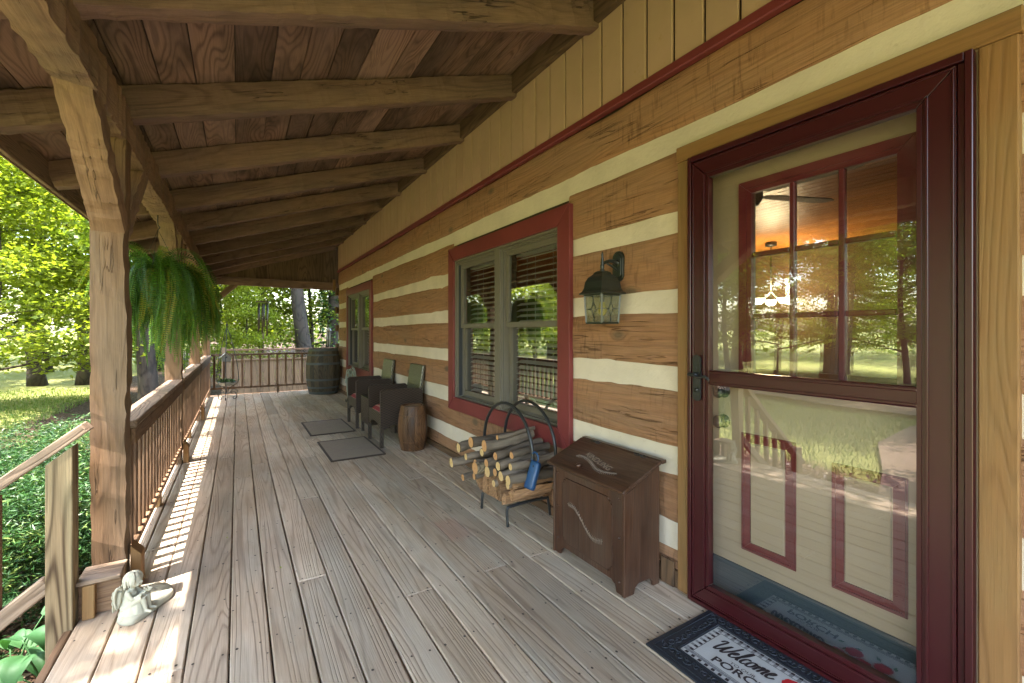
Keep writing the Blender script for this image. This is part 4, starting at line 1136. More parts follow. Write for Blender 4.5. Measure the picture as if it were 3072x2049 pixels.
# coiled hose stand at the wall
t = thing('hose_hanger', 'coil of pale hose on a small scrolled iron stand by the far window', 'hose', (1.72, 8.25, 0))
hose = paint('pale_hose', (.34, .40, .36), .35, .5, .1)
mb = MB(); pts = []
for i in range(150):
    a = i*.25; r_ = .205+.02*math.sin(i*.9)+.0004*i; pts.append((-.055+.0007*i+.012*math.sin(i*.37), math.cos(a)*r_*.9, .34+math.sin(a)*r_*1.15))
mb.tube(pts, .0095, 7); mb.build('hose_coil', hose, t)
mb = MB(); mb.tube([(.0, 0, .30), (.0, 0, .60)], .007, 6); mb.tube(crom([(0, 0, .60), (.03, .0, .64), (.06, 0, .60)], 5), .006, 6)
for sy in (-1, 1): mb.tube(crom([(0, 0, .30), (-.02, sy*.07, .18), (-.04, sy*.15, .02), (-.05, sy*.19, .012), (-.05, sy*.20, .04), (-.05, sy*.175, .045)], 5), .006, 6)
mb.tube(crom([(0, 0, .30), (.04, 0, .12), (.07, 0, .008)], 5), .006, 6)
mb.build('iron_stand', M['iron'], t)

# firewood rack
rack = thing('firewood_rack', 'black iron hoop rack holding the stack of branches and split wood', 'firewood rack', (1.66, 2.64, 0))
def hoop(x):
    mb = MB(); P = []
    for i in range(33):
        a = -math.pi/2+2*math.pi*i/32
        yy = math.cos(a)*.325; zz = .455+math.sin(a)*.315
        if math.sin(a) < 0: yy *= 1.0
        P.append((x, 2.64+yy, zz))
    mb.tube(P[:-1], .0115, 8, closed=True); mb.build('hoop', M['iron'], rack, True)
hoop(1.585); hoop(1.765)
for y in (2.47, 2.81):
    mb = MB(); mb.tube(crom([(1.487, y-.01*(1 if y < 2.6 else -1), .002), (1.487, y, .09), (1.492, y, .118), (1.51, y, .125), (1.66, y, .13), (1.80, y, .125), (1.815, y, .115), (1.835, y, .002)], 4), .0095, 8)
    mb.build('foot_bar', M['iron'], rack, True)
mb = MB(); mb.tube([(1.585, 2.47, .138), (1.585, 2.81, .138)], .008, 8); mb.build('cross_bar', M['iron'], rack, True)
mb = MB(); mb.tube([(1.765, 2.47, .138), (1.765, 2.81, .138)], .008, 8); mb.build('cross_bar', M['iron'], rack, True)
barkg = wood('branch_bark', (.20, .155, .115), (.07, .052, .038), sa=3, sx=8, K=30, ring=.5, bump=.004, stain=(.10, .085, .065), knots=.8, tint=(.6, 1.25), powr=2)
barkl = wood('lichen_bark', (.30, .24, .15), (.08, .06, .04), sa=14, sx=14, K=30, ring=.8, bump=.008, stain=(.34, .28, .17), knots=.8)
def endgrain(name, a, b):
    T = NT(name); g = T.gc(); vl = T.add('ShaderNodeVectorMath', operation='LENGTH'); T.link(T.vmul(g, (0, 1, 1)), vl.inputs[0])
    n = T.noise(g, 25, 2, .5); rr = T.math('SINE', T.math('MULTIPLY', T.math('ADD', vl.outputs['Value'], T.math('MULTIPLY', n, .006)), 1500))
    c = T.mix(T.rng(rr, -1, 1, 0, .5), a, b); c = T.mix(T.rng(vl.outputs['Value'], .0, .012, .6, 0), c, b)
    return T.fin(c, .75, .2)
endy = endgrain('sawn_end_pale', (.58, .41, .20), (.42, .25, .10)); endo = endgrain('sawn_end_orange', (.52, .29, .13), (.34, .15, .06))
splitw = wood('split_wood', (.42, .235, .115), (.21, .105, .045), sa=2, sx=9, K=60, ring=.5, bump=.004, tint=(.5, 1.35), stain=(.20, .12, .07), stainamt=.8, fiber=.5, cracks=.6)
branches = [ # end pos y,z at x, dia, x0, mats, label
 (2.885, .440, .066, 1.335, 'y', 'short pale ended branch, upper left end of the wood stack'),
 (2.760, .498, .068, 1.375, 'o', 'orange ended branch at the top left of the wood stack'),
 (2.618, .500, .070, 1.405, 'o', 'thick branch with a knot lying on top of the wood stack'),
 (2.925, .330, .066, 1.300, 'y', 'pale ended branch sticking out farthest on the left of the stack'),
 (2.835, .385, .050, 1.365, 'y', 'thin branch tucked behind the pale ended one on the left'),
 (2.600, .395, .060, 1.400, 'o', 'orange ended branch in the middle row below the knotted one'),
 (2.455, .408, .058, 1.410, 'y', 'long pale ended branch in the middle row, reaching toward the window'),
 (2.580, .338, .066, 1.405, 'y', 'pale ended branch in the lower row, left'),
 (2.500, .352, .046, 1.420, 'o', 'small orange ended branch wedged in the lower row'),
 (2.420, .352, .060, 1.415, 'y', 'pale ended branch in the lower row, middle'),
 (2.318, .360, .062, 1.400, 'y', 'pale ended branch at the right of the lower row, before the blue case'),
 (2.510, .285, .050, 1.405, 'y', 'thin pale ended branch lowest over the split pieces'),
 (2.725, .275, .048, 1.375, 'o', 'small orange ended branch low at the left of the stack'),
 (2.820, .245, .044, 1.340, 'o', 'lowest small branch sticking out at the left of the stack'),
 (2.690, .338, .075, 1.372, 'l', 'lichen crusted branch in the left middle of the stack'),
 (2.560, .560, .030, 1.470, 'o', 'thin dark stick lying along the top of the stack'),
 (2.420, .475, .050, 1.490, 'o', 'branch lying at the back of the top row by the window'),
 (2.360, .425, .048, 1.440, 'y', 'branch resting on the right edge of the pile under the hoop'),
 (2.530, .452, .056, 1.430, 'o', 'branch squeezed between the top and middle rows'),
 (2.690, .440, .054, 1.420, 'y', 'branch filling the gap under the two top left branches'),
 (2.760, .345, .052, 1.410, 'o', 'branch hidden behind the lichen crusted one'),
 (2.375, .300, .040, 1.440, 'y', 'thin branch lowest on the right, over the orange split wedge'),
]
for i, (y, z, dia, x0, k_, lb) in enumerate(branches):
    t = thing('firewood_branch', lb, 'firewood', (x0, y, z), 0, 'branches in the firewood rack')
    r_ = random.Random(i*7+1); L = 1.805-x0-r_.uniform(0, .03); dy = r_.uniform(-.015, .03); dz = r_.uniform(.0, .035); R0 = dia/2
    pts = [(L*f, dy*f+.010*math.sin(f*5+i), dz*f+.012*math.sin(f*3.3+i*2)-.012*math.sin(i*2)) for f in [q/12 for q in range(13)]]
    rads = [R0*(1+.07*math.sin(q*1.9+i)+.05*math.sin(q*.7+i)) for q in range(13)]
    if i == 2: rads[7] *= 1.35; rads[8] *= 1.2
    mb = MB(); mb.tube(pts, rads, 12, cap=False); mb.build('bark', barkl if k_ == 'l' else barkg, t)
    if i in (2, 6, 9): mb = MB(); p = Vector(pts[7]); mb.tube([p, p+Vector((.01, -.01, -R0*1.6))], [R0*.4, R0*.22], 7); mb.build('knot_stub', barkg, t)
    for (px, rr, dxx) in ((0, rads[0], -.0005), (12, rads[12], .0005)):
        p = Vector(pts[px]); vs = [(p.x+dxx, p.y+rr*.99*math.cos(a*.5236), p.z+rr*.99*math.sin(a*.5236)) for a in range(12)]
        mb = MB(); mb.add(vs, [tuple(range(12))], 0, off=(0, 0, 0), gcs=[(0, v[1]-p.y, v[2]-p.z) for v in vs]); mb.build('sawn_end', endy if k_ == 'y' else endo, t)
splits = [([(2.745, .165), (2.845, .27), (2.79, .325), (2.72, .26)], 'split log with a bark edge at the left bottom of the rack'),
          ([(2.735, .155), (2.705, .325), (2.675, .30), (2.665, .152)], 'thin upright split piece second from the left at the bottom'),
          ([(2.655, .150), (2.665, .33), (2.605, .325), (2.560, .146)], 'narrow pale split piece third from the left at the bottom'),
          ([(2.548, .146), (2.598, .30), (2.545, .315), (2.475, .150)], 'split wedge in the middle of the bottom of the rack'),
          ([(2.535, .312), (2.460, .345), (2.455, .24), (2.475, .17)], 'orange split wedge below the sawn branches at the right'),
          ([(2.430, .165), (2.463, .150), (2.443, .235), (2.418, .22)], 'small split sliver at the lower right of the rack'),
          ([(2.345, .345), (2.345, .285), (2.44, .25), (2.448, .335)], 'long orange split piece along the right side of the rack'),
          ([(2.355, .272), (2.375, .215), (2.412, .185), (2.435, .24)], 'darker split piece under the long orange one at the right of the rack')]
for i, (P, lb) in enumerate(splits):
    x0 = 1.435+.03*((i*5)%4)/2; t = thing('split_log', lb, 'firewood', (x0, P[0][0], P[0][1]), 0, 'split wood at the bottom of the rack')
    cy_ = sum(p[0] for p in P)/len(P); cz_ = sum(p[1] for p in P)/len(P); n = len(P); S = 8; vs = []; gs = []; fs = []
    PP = []
    for k in range(n):
        a = P[k]; b = P[(k+1) % n]; PP += [a, ((a[0]+b[0])/2+.004*math.sin(k*3+i), (a[1]+b[1])/2+.004*math.cos(k*2+i))]
    n = len(PP)
    for s_ in range(S+1):
        x = x0+(1.80-.02*(i%3)-x0)*s_/S
        for k, p in enumerate(PP):
            q = (x+(.02*mnoise.noise(Vector((k*1.3, i*3.1, 0))) if s_ in (0, S) else 0), p[0]+.006*mnoise.noise(Vector((x*14, k*2.2, i*5.5))), p[1]+.006*mnoise.noise(Vector((x*14, k*2.2, i*5.5+9))))
            vs.append(q); gs.append(q)
    for s_ in range(S):
        for k in range(n): fs.append((s_*n+k, s_*n+(k+1) % n, (s_+1)*n+(k+1) % n, (s_+1)*n+k))
    fs += [tuple(range(n))[::-1], tuple(S*n+k for k in range(n))]
    mb = MB(); mb.add(vs, fs, 0, gcs=gs); tag(t); mb.build('wood', splitw, t, True)
# blue case hanging on the hoop
t = thing('blue_case', 'blue tubular plastic case clipped to the right side of the rack hoop', 'hanging case', (1.57, 2.26, .36))
mb = MB(); ax = Vector((-.045, .010, -.155)); ax.normalize(); n_ = 16; side = ax.cross(Vector((1, .3, 0))).normalized(); oth = ax.cross(side)
p0 = Vector((1.572, 2.258, .462)); vs = []; fs = []
for (d_, s1, s2) in ((0, .0, .0), (0, .026, .015), (.012, .034, .021), (.155, .036, .023), (.17, .034, .021), (.17, .028, .016), (.12, .027, .015)):
    for j in range(n_):
        a = 2*math.pi*j/n_; ca, sa_ = math.cos(a), math.sin(a); k1 = math.copysign(abs(ca)**.55, ca); k2 = math.copysign(abs(sa_)**.55, sa_)
        vs.append(p0+ax*d_+side*s1*k1+oth*s2*k2)
for i in range(6):
    for j in range(n_): fs.append((i*n_+j, i*n_+(j+1) % n_, (i+1)*n_+(j+1) % n_, (i+1)*n_+j))
mb.add(vs, fs, 2, smooth=True); mb.build('case_body', M['bluebox'], t, True)
mb = MB(); mb.tube([p0+Vector((.008, .028, .004))+Vector((.004*math.sin(a), .036*math.cos(a), .010+.034*math.sin(a))) for a in [q*6.283/20 for q in range(20)]], .006, 7, closed=True); mb.build('clip_ring', M['bluebox'], t, True)
mb = MB(); q_ = p0+ax*.03-side*0; mb.sphere(q_+oth*(.0215 if oth.x < 0 else -.0215), .005); mb.build('button', M['iron'], t, True)

# kindling box
kw = wood('dark_stained_box', (.050, .022, .013), (.018, .008, .005), sa=.9, sx=7, K=60, ring=.4, tint=(.85, 1.1), rough=.36, spec=.5, bump=.0012, knots=.92,
          stain=(.085, .052, .036), stainamt=.8, fiber=.5, second=(.085, .034, .016))
chalk = paint('pale_engraving', (.26, .21, .17), .8, .2)
t = thing('kindling_box', 'dark stained wooden kindling box with slanted lid and carved fern sprig', 'wooden box', (1.68, 1.785, 0))
X0, X1, Y0, Y1 = 1.560, 1.800, 1.515, 2.055
for (ya, yb) in ((Y0-.009, Y0+.009), (Y1-.009, Y1+.009)):
    mb = MB(); mb.poly([(X0-.007, ya, .001), (X0+.06, ya, .001), (X0+.068, ya, .03), (X0+.09, ya, .045), (X1-.07, ya, .045), (X1-.05, ya, .03), (X1-.045, ya, .001), (X1, ya, .001), (X1, ya, .592), (X0-.007, ya, .488)], yb-ya, (0, 1, 0), grain=2)
    mb.build('side_panel', kw, t, True, bevel=.003)
mb = MB(); mb.poly([(X0, Y0+.0095, .001), (X0, Y0+.05, .001), (X0, Y0+.06, .035), (X0, Y0+.085, .05), (X0, Y1-.085, .05), (X0, Y1-.06, .035), (X0, Y1-.05, .001), (X0, Y1-.0095, .001), (X0, Y1-.0095, .486), (X0, Y0+.0095, .486)], .014, (1, 0, 0), grain=2)
mb.build('front_panel', kw, t, True, bevel=.002)
mb = MB(); pa, pb, pc, pd = Y0+.075, Y1-.075, .085, .445; cn = .028
P = [(pa, pc+cn), (pa+.012, pc+cn), (pa+.012, pc+.012), (pa+cn, pc+.012), (pa+cn, pc), (pb-cn, pc), (pb-cn, pc+.012), (pb-.012, pc+.012), (pb-.012, pc+cn), (pb, pc+cn),
     (pb, pd-cn), (pb-.012, pd-cn), (pb-.012, pd-.012), (pb-cn, pd-.012), (pb-cn, pd), (pa+cn, pd), (pa+cn, pd-.012), (pa+.012, pd-.012), (pa+.012, pd-cn), (pa, pd-cn)]
mb.tube([(X0-.001, a, b) for a, b in P], .0042, 6, closed=True, smooth=False); mb.poly([(X0-.0035, a*.985+.0268, b*.985+.004) for a, b in P], .003, (1, 0, 0), grain=2)
mb.build('panel_moulding', kw, t, True)
for (yy, zz) in [(Y0+.03, .46), (Y0+.03, .27), (Y0+.03, .06), (Y1-.03, .46), (Y1-.03, .27), (Y1-.03, .09)]:
    mb = MB(); mb.sphere((X0-.001, yy, zz), .006); mb.build('peg', kw, t, True)
mb = MB(); mb.box(X1-.012, X1, Y0+.0095, Y1-.0095, .04, .59, 1); mb.build('back_panel', kw, t, True)
lth = .020; la = Vector((1.528, 0, .496)); lb_ = Vector((1.792, 0, .604)); ld = (lb_-la).normalized(); ln = Vector((-ld.z, 0, ld.x)); LL = (lb_-la).length
ya, yb = Y0-.030, Y1+.030; mb = MB()
P = []
for yy in (ya, yb):
    for (s_, h) in ((0.004, 0), (LL, 0), (LL, lth), (.010, lth), (.0, lth*.72), (.0, lth*.3)): q = la+ld*s_+ln*h; P.append((q.x, yy, q.z))
mb.add(P, [tuple(range(6)), tuple(range(6, 12))[::-1]]+[(i, 6+i, 6+(i+1) % 6, (i+1) % 6) for i in range(6)], 1); mb.build('lid', kw, t, True, bevel=.004)
mb = MB(); q = la+ld*(LL+.002); mb.poly([(q.x, ya, q.z), (1.825, ya, q.z+.002), (1.825, ya, q.z+.019), (q.x-.004, ya, q.z+.020)], yb-ya, (0, 1, 0), grain=1); mb.build('back_strip', kw, t, True, bevel=.002)
def lidp(u, v, h=0.0): q = la+ld*v+ln*(lth+h); return Vector((q.x, yb-u, q.z))      # u from the far end, v up the slope
mb = MB(); c = lidp(.245, .045); mb.tube([c, c+ln*.012, c+ln*.014, c+ln*.024, c+ln*.027], [.008, .008, .014, .015, .008], 14); mb.build('knob', kw, t, True)
for u in (.13, .47):
    mb = MB(); b0 = lidp(u, LL-.005, .001)
    for k in (-1, 1):
        for f in (-1, 1): mb.tube(crom([b0, b0+Vector((0, k*.016, 0))+ld*f*.010, b0+Vector((0, k*.032, 0))+ld*f*.007, b0+Vector((0, k*.04, 0)), b0+Vector((0, k*.03, 0))+ld*f*-.003], 3), .0022, 5)
    mb.tube([b0+Vector((0, -.018, 0)), b0+Vector((0, .018, 0))], .004, 7)
    mb.build('hinge', M['iron'], t, True)
def sprig(mb, f, n=60, L=.30, amp=.022):
    pts = [f(L*i/n, amp*math.sin(i/n*2*math.pi+.4)) for i in range(n+1)]
    mb.tube(pts, .0012, 4)
    for i in range(2, n, 2):
        for s_ in (-1, 1):
            a = L*i/n; b = amp*math.sin(i/n*2*math.pi+.4); mb.tube([f(a, b), f(a+.005, b+s_*.013)], [.0014, .0008], 4)
mb = MB(); sprig(mb, lambda a, b: lidp(.13+a, .105+b-.12*(a-.15)*.6, .0004), 60, .34); V, Fs = text_geo('KINDLING', .050, .25, .0002)
mb.add([lidp(.175+v.x, .150+v.y-.022*v.x/.1, .0008) for v in V], Fs, 1); mb.build('carving', chalk, t, True)
mb = MB(); sprig(mb, lambda a, b: Vector((X0-.0048, Y1-.12-a, .30+b*1.1-.35*a)), 50, .28, .026); mb.build('carving', chalk, t, True)

# lantern
t = thing('wall_lantern', 'dark metal wall lantern with leaded diamond glass beside the window', 'wall lamp', (WX, 1.835, 1.5))
LX, LY = 1.722, 1.835
mb = MB()
P = [(1.835+.042*math.cos(a), 1.635+(.045 if math.sin(a) >= 0 else -.045)+.042*math.sin(a)) for a in [2*math.pi*i/24 for i in range(24)]]
mb.poly([(WX-.004, a, b) for a, b in P], .014, (-1, 0, 0)); mb.poly([(WX-.018, 1.835+(a-1.835)*.78, 1.635+(b-1.635)*.84) for a, b in P], .008, (-1, 0, 0)); mb.build('wall_plate', M['lampmetal'], t, True, bevel=.002)
mb = MB(); mb.tube(crom([(WX-.02, 1.835, 1.655), (1.79, 1.835, 1.662), (1.755, 1.835, 1.655), (LX, LY, 1.640)], 5), [.022, .018, .014, .012, .011, .010]+[.009]*10, 10)
mb.tube(crom([(WX-.02, 1.835, 1.61), (1.80, 1.835, 1.63), (1.76, 1.835, 1.645)], 4), .007, 8); mb.build('arm', M['lampmetal'], t, True)
mb = MB()
prof = [(.090, 1.470), (.092, 1.477), (.080, 1.487), (.073, 1.505), (.068, 1.540), (.056, 1.565), (.036, 1.582), (.033, 1.592), (.022, 1.600)]
vs = []; fs = []
for (r_, z) in prof:
    for (a, b) in ((-1, -1), (1, -1), (1, 1), (-1, 1)): vs.append((LX+a*r_, LY+b*r_, z))
for i in range(len(prof)-1):
    for j in range(4): fs.append((i*4+j, i*4+(j+1) % 4, (i+1)*4+(j+1) % 4, (i+1)*4+j))
fs.append((0, 1, 2, 3)); fs.append(tuple(len(prof)*4-4+j for j in range(4)))
mb.add(vs, fs); mb.build('hood', M['lampmetal'], t, True, bevel=.002)
mb = MB(); mb.lathe([(.012, 1.598), (.014, 1.606), (.009, 1.612), (.012, 1.620), (.012, 1.632), (.008, 1.640), (.011, 1.648), (.007, 1.656), (.009, 1.664), (.005, 1.680), (.007, 1.688), (.004, 1.702), (.0, 1.712)], (LX, LY, 0), 14); mb.build('finial', M['lampmetal'], t, True)
mb = MB(); b0, b1 = .068, .061
for (a, b) in ((-1, -1), (1, -1), (1, 1), (-1, 1)): mb.obox((LX+a*b0, LY+b*b0, 1.469), (LX+a*b1, LY+b*b1, 1.312), .010, .010)
for z, r_ in ((1.466, b0), (1.313, b1)):
    for (a, b, c_, d) in ((-1, -1, 1, -1), (1, -1, 1, 1), (1, 1, -1, 1), (-1, 1, -1, -1)): mb.obox((LX+a*r_, LY+b*r_, z), (LX+c_*r_, LY+d*r_, z), .009, .011)
def pq(f, u, z):    # face f, u in -1..1, z height
    r_ = b1+(b0-b1)*(z-1.313)/(1.466-1.313)+.001
    return {0: Vector((LX+u*r_, LY-r_, z)), 1: Vector((LX-r_, LY-u*r_, z)), 2: Vector((LX+u*r_, LY+r_, z)), 3: Vector((LX+r_, LY+u*r_, z))}[f]
for f in range(4):
    for (a, b) in (((0, 1.462), (0, 1.428)), ((0, 1.428), (-.26, 1.390)), ((0, 1.428), (.26, 1.390)), ((-.26, 1.390), (0, 1.352)), ((.26, 1.390), (0, 1.352)), ((0, 1.352), (0, 1.317)), ((-.26, 1.39), (-.95, 1.39)), ((.26, 1.39), (.95, 1.39))):
        mb.tube([pq(f, *a), pq(f, *b)], .0022, 5)
mb.build('cage', M['lampmetal'], t, True)
lg = NT('frosted_lantern_glass'); tr_ = lg.add('ShaderNodeBsdfTransparent'); tr_.inputs[0].default_value = (.85, .87, .75, 1); di = lg.add('ShaderNodeBsdfTranslucent'); di.inputs[0].default_value = (.32, .32, .22, 1)
mx_ = lg.add('ShaderNodeMixShader'); mx_.inputs[0].default_value = .45; lg.fin((.34, .34, .25), .25, .5)
m2_ = lg.add('ShaderNodeMixShader'); m2_.inputs[0].default_value = .5; lg.link(di.outputs[0], m2_.inputs[1]); lg.link(lg.p.outputs[0], m2_.inputs[2])
lg.link(tr_.outputs[0], mx_.inputs[1]); lg.link(m2_.outputs[0], mx_.inputs[2]); lg.link(mx_.outputs[0], lg.o.inputs[0])
for f in range(4):
    mb = MB(); k_ = .96; mb.add([pq(f, -k_, 1.316), pq(f, k_, 1.316), pq(f, k_, 1.463), pq(f, -k_, 1.463)], [(0, 1, 2, 3)]); mb.build('glass_pane', lg.m, t, True)
mb = MB(); mb.tube([(LX, LY, 1.468), (LX, LY, 1.430)], .013, 10); mb.build('socket', M['lampmetal'], t, True)
mb = MB(); mb.lathe([(.012, 1.43), (.016, 1.415), (.024, 1.390), (.025, 1.375), (.018, 1.358), (.0, 1.350)], (LX, LY, 0), 14); mb.build('bulb', NT('yellow_bulb').fin((.65, .52, .06), .2, .6), t, True)

# door mat
t = thing('door_mat', 'black rubber framed welcome mat in front of the storm door', 'doormat', (1.62, .86, 0))
mx0, mx1, my0, my1 = 1.398, 1.832, .46, 1.238
mb = MB(); fw_ = .092
for (a, b, c_, d, g_) in ((mx0, mx0+fw_, my0, my1, 1), (mx1-fw_, mx1, my0, my1, 1), (mx0+fw_, mx1-fw_, my0, my0+fw_, 0), (mx0+fw_, mx1-fw_, my1-fw_, my1, 0)): mb.box(a, b, c_, d, .003, .010, g_)
for e in (.022, .086): mb.tube([(mx0+e, my0+e, .0105), (mx1-e, my0+e, .0105), (mx1-e, my1-e, .0105), (mx0+e, my1-e, .0105)], .0032, 5, closed=True)
mb.build('rubber_frame', M['rubber'], t, True, bevel=.002)
mb = MB(); r_ = random.Random(5)
def scroll(c, s_, a0):
    pts = []
    for i in range(16): a = a0+i*.42; q = s_*(1-i/18); pts.append((c[0]+q*math.cos(a), c[1]+q*math.sin(a), .0115))
    mb.tube(pts, .0022, 4)
y = my0+.045
while y < my1-.03:
    for xc in (mx0+.054, mx1-.054): scroll((xc, y), .018, r_.uniform(0, 6)); scroll((xc+.01, y+.018), .010, r_.uniform(0, 6))
    y += .036
x = mx0+.09
while x < mx1-.08:
    for yc in (my0+.054, my1-.054): scroll((x, yc), .018, r_.uniform(0, 6)); scroll((x+.018, yc-.008), .010, r_.uniform(0, 6))
    x += .036
mb.build('scroll_relief', M['rubber'], t, True)
fx0, fx1, fy0, fy1 = mx0+fw_, mx1-fw_, my0+fw_, my1-fw_
felt = paint('grey_felt', (.46, .45, .44), .95, .1, .08, .001, 150); feltb = paint('black_print', (.045, .035, .037), .95, .1); feltg = paint('grey_print', (.21, .205, .21), .95, .1)
mb = MB(); mb.box(fx0, fx1, fy0, fy1, .003, .0088, 1); mb.build('felt_panel', felt, t, True)
mb = MB(); mg_ = MB(); e = .032; zt = .0094
def rect(m__, a, b, c_, d, z=zt): m__.add([(a, c_, z), (b, c_, z), (b, d, z), (a, d, z)], [(0, 1, 2, 3)])
i = 0; cs2 = .0140; y = fy0+.004
while y < fy1-cs2:
    for row in range(2):
        for (xa) in (fx0+.003, fx1-.003-2*cs2):
            m__ = (mb if row == (0 if xa < 1.6 else 1) else mg_) if i % 2 == 0 else mg_
            if i % 2 == 0 or row == 1: rect(m__, xa+row*cs2, xa+row*cs2+cs2*.92, y, y+cs2*.95)
    y += cs2; i += 1
x = fx0+.004+2*cs2; i = 0
while x < fx1-.035-cs2:
    for yy in (fy0+.003, fy1-.003-2*cs2):
        if i % 2 == 0: rect(mb, x, x+cs2*.9, yy+(0 if yy > .9 else cs2), yy+cs2+(0 if yy > .9 else cs2)); rect(mg_, x, x+cs2*.9, yy+(cs2 if yy > .9 else 0), yy+cs2+(cs2 if yy > .9 else 0))
    x += cs2; i += 1
for (a, b, c_, d) in ((fx0+e, fx0+e+.0022, fy0+e, fy1-e), (fx1-e-.0022, fx1-e, fy0+e, fy1-e), (fx0+e, fx1-e, fy1-e-.0022, fy1-e), (fx0+e, fx1-e, fy0+e, fy0+e+.0022)): rect(mb, a, b, c_, d, .0096)
mb.build('check_border', feltb, t, True); mg_.build('check_border', feltg, t, True)
# lettering: reading direction is -Y, letters stand towards the door (+X)
def tp(u, v, z=.0099): return Vector((1.520+v, 1.098-u, z))
S = [
 [(0, .62), (.03, .78), (.12, .80), (.15, .65), (.14, .35), (.18, .08), (.26, .10), (.36, .40), (.42, .66), (.40, .35), (.44, .08), (.52, .10), (.62, .42), (.68, .88)],
 [(.70, .24), (.80, .30), (.84, .42), (.79, .48), (.73, .38), (.72, .18), (.80, .06), (.90, .12), (.97, .25), (1.06, .60), (1.07, .85), (1.01, .80), (.99, .40), (1.03, .10), (1.10, .10)],
 [(1.30, .40), (1.24, .47), (1.16, .35), (1.16, .15), (1.24, .06), (1.34, .14)],
 [(1.48, .46), (1.38, .38), (1.37, .15), (1.46, .06), (1.55, .18), (1.53, .40), (1.46, .46), (1.60, .38)],
 [(1.64, .44), (1.66, .25), (1.66, .06)], [(1.67, .25), (1.75, .46), (1.80, .38), (1.80, .06)], [(1.81, .25), (1.90, .46), (1.95, .38), (1.95, .12), (2.02, .08)],
 [(2.05, .22), (2.15, .30), (2.19, .42), (2.14, .48), (2.08, .38), (2.07, .18), (2.15, .06), (2.26, .12), (2.32, .2)]]
mb = MB(); sc_ = .098; zk = 0
for st in S:
    pts = crom([(a, b, 0) for a, b in st], 6); vs = []; fs = []
    for i, p in enumerate(pts):
        a = pts[max(0, i-1)]; b = pts[min(len(pts)-1, i+1)]; tt = (b-a).normalized(); nn_ = Vector((-tt.y, tt.x, 0)); w_ = (.030+.020*abs(tt.y))*(1 if 0 < i < len(pts)-1 else .5)
        for s_ in (-1, 1): q = p+nn_*w_*s_; u = q.x*sc_+q.y*sc_*.25; vs.append(tp(u, q.y*sc_*1.05+.12*u+.078, .0098+zk*.00012))
    for i in range(len(pts)-1): fs.append((2*i, 2*i+2, 2*i+3, 2*i+1))
    mb.add(vs, fs); zk += 1
for txt, size, u0, v0, bold in (('TO OUR', .021, .10, .060, 0), ('PORCH', .052, .050, .016, .0012)):
    V, Fs = text_geo(txt, size, 0, bold); mb.add([tp(u0+v.x*1.15, v0+v.y+.10*v.x, .0102) for v in V], Fs)
mb.build('lettering', feltb, t, True)
mb = MB(); r_ = random.Random(3)
for (yc, xc, s_) in ((.815, 1.668, .034), (.735, 1.665, .038), (.775, 1.61, .030), (.68, 1.62, .030)):
    for k_ in range(7):
        a = k_*.9; c_ = (xc+s_*.5*math.cos(a), yc+s_*.5*math.sin(a)); mb.add([(c_[0]+s_*.5*math.cos(j*.785), c_[1]+s_*.5*math.sin(j*.785), .0098+k_*.0001) for j in range(8)], [tuple(range(8))])
mb.build('red_flowers', paint('red_print', (.45, .025, .03), .95, .1), t, True)
mb = MB()
for (yc, xc, a) in ((.80, 1.60, .3), (.76, 1.57, 1.2), (.70, 1.585, 2.4), (.65, 1.60, 2.9), (.82, 1.57, .9)):
    L_ = .03; mb.add([(xc, yc, .0096), (xc+L_*.5*math.cos(a+.5), yc+L_*.5*math.sin(a+.5), .0096), (xc+L_*math.cos(a), yc+L_*math.sin(a), .0096), (xc+L_*.5*math.cos(a-.5), yc+L_*.5*math.sin(a-.5), .0096)], [(0, 1, 2, 3)])
mb.build('green_leaves', paint('green_print', (.06, .16, .05), .95, .1), t, True)

# wind chimes, plant stand, bird house
t = thing('wind_chime', 'bronze tube wind chime hanging from the far gable header', 'wind chime', (.44, 10.28, 2.2))
brz = paint('bronze_tube', (.10, .085, .05), .3, .6, .1, .0002)
mb = MB(); mb.tube([(.44, 10.42, 2.20), (.44, 10.28, 2.19), (.44, 10.28, 2.14)], .004, 5); mb.tube([(.44, 10.28, 2.14), (.44, 10.28, 1.25)], .0022, 5)
for a in range(3): mb.tube([(.44, 10.28, 2.05), (.44+.11*math.cos(a*2.1), 10.28+.11*math.sin(a*2.1), 1.885)], .0015, 4)
mb.build('cord', M['iron'], t, True)
mb = MB(); mb.lathe([(.0, 1.872), (.128, 1.870), (.130, 1.888), (.0, 1.892)], (.44, 10.28, 0), 28); mb.build('top_disc', brz, t, True)
for i in range(6):
    a = i*1.047+.3; L_ = .43+.045*i; x, y = .44+.088*math.cos(a), 10.28+.088*math.sin(a)
    mb = MB(); mb.tube([(x, y, 1.868), (x, y, 1.845)], .0015, 4); mb.tube([(x, y, 1.845), (x, y, 1.845-L_)], .0135, 10); mb.build('tube', brz, t, True)
mb = MB(); mb.lathe([(.0, 1.53), (.048, 1.53), (.048, 1.545), (0, 1.545)], (.44, 10.28, 0), 18); mb.build('striker', brz, t, True)
mb = MB(); mb.box(.425, .455, 10.277, 10.283, 1.12, 1.25, 2); mb.build('wind_catcher', brz, t, True)
t = thing('wind_chime', 'small pale wind chime hanging beside the house corner above the barrel', 'wind chime', (1.70, 10.40, 2.15))
sil = paint('pale_metal', (.42, .42, .38), .3, .6, .1)
mb = MB(); mb.tube([(1.70, 10.42, 2.20), (1.70, 10.40, 1.38)], .0018, 5); mb.build('cord', M['iron'], t, True)
mb = MB(); mb.lathe([(.0, 1.37), (.03, 1.35), (.055, 1.30), (.056, 1.295), (0, 1.297)], (1.70, 10.40, 0), 16); mb.build('bell_top', sil, t, True)
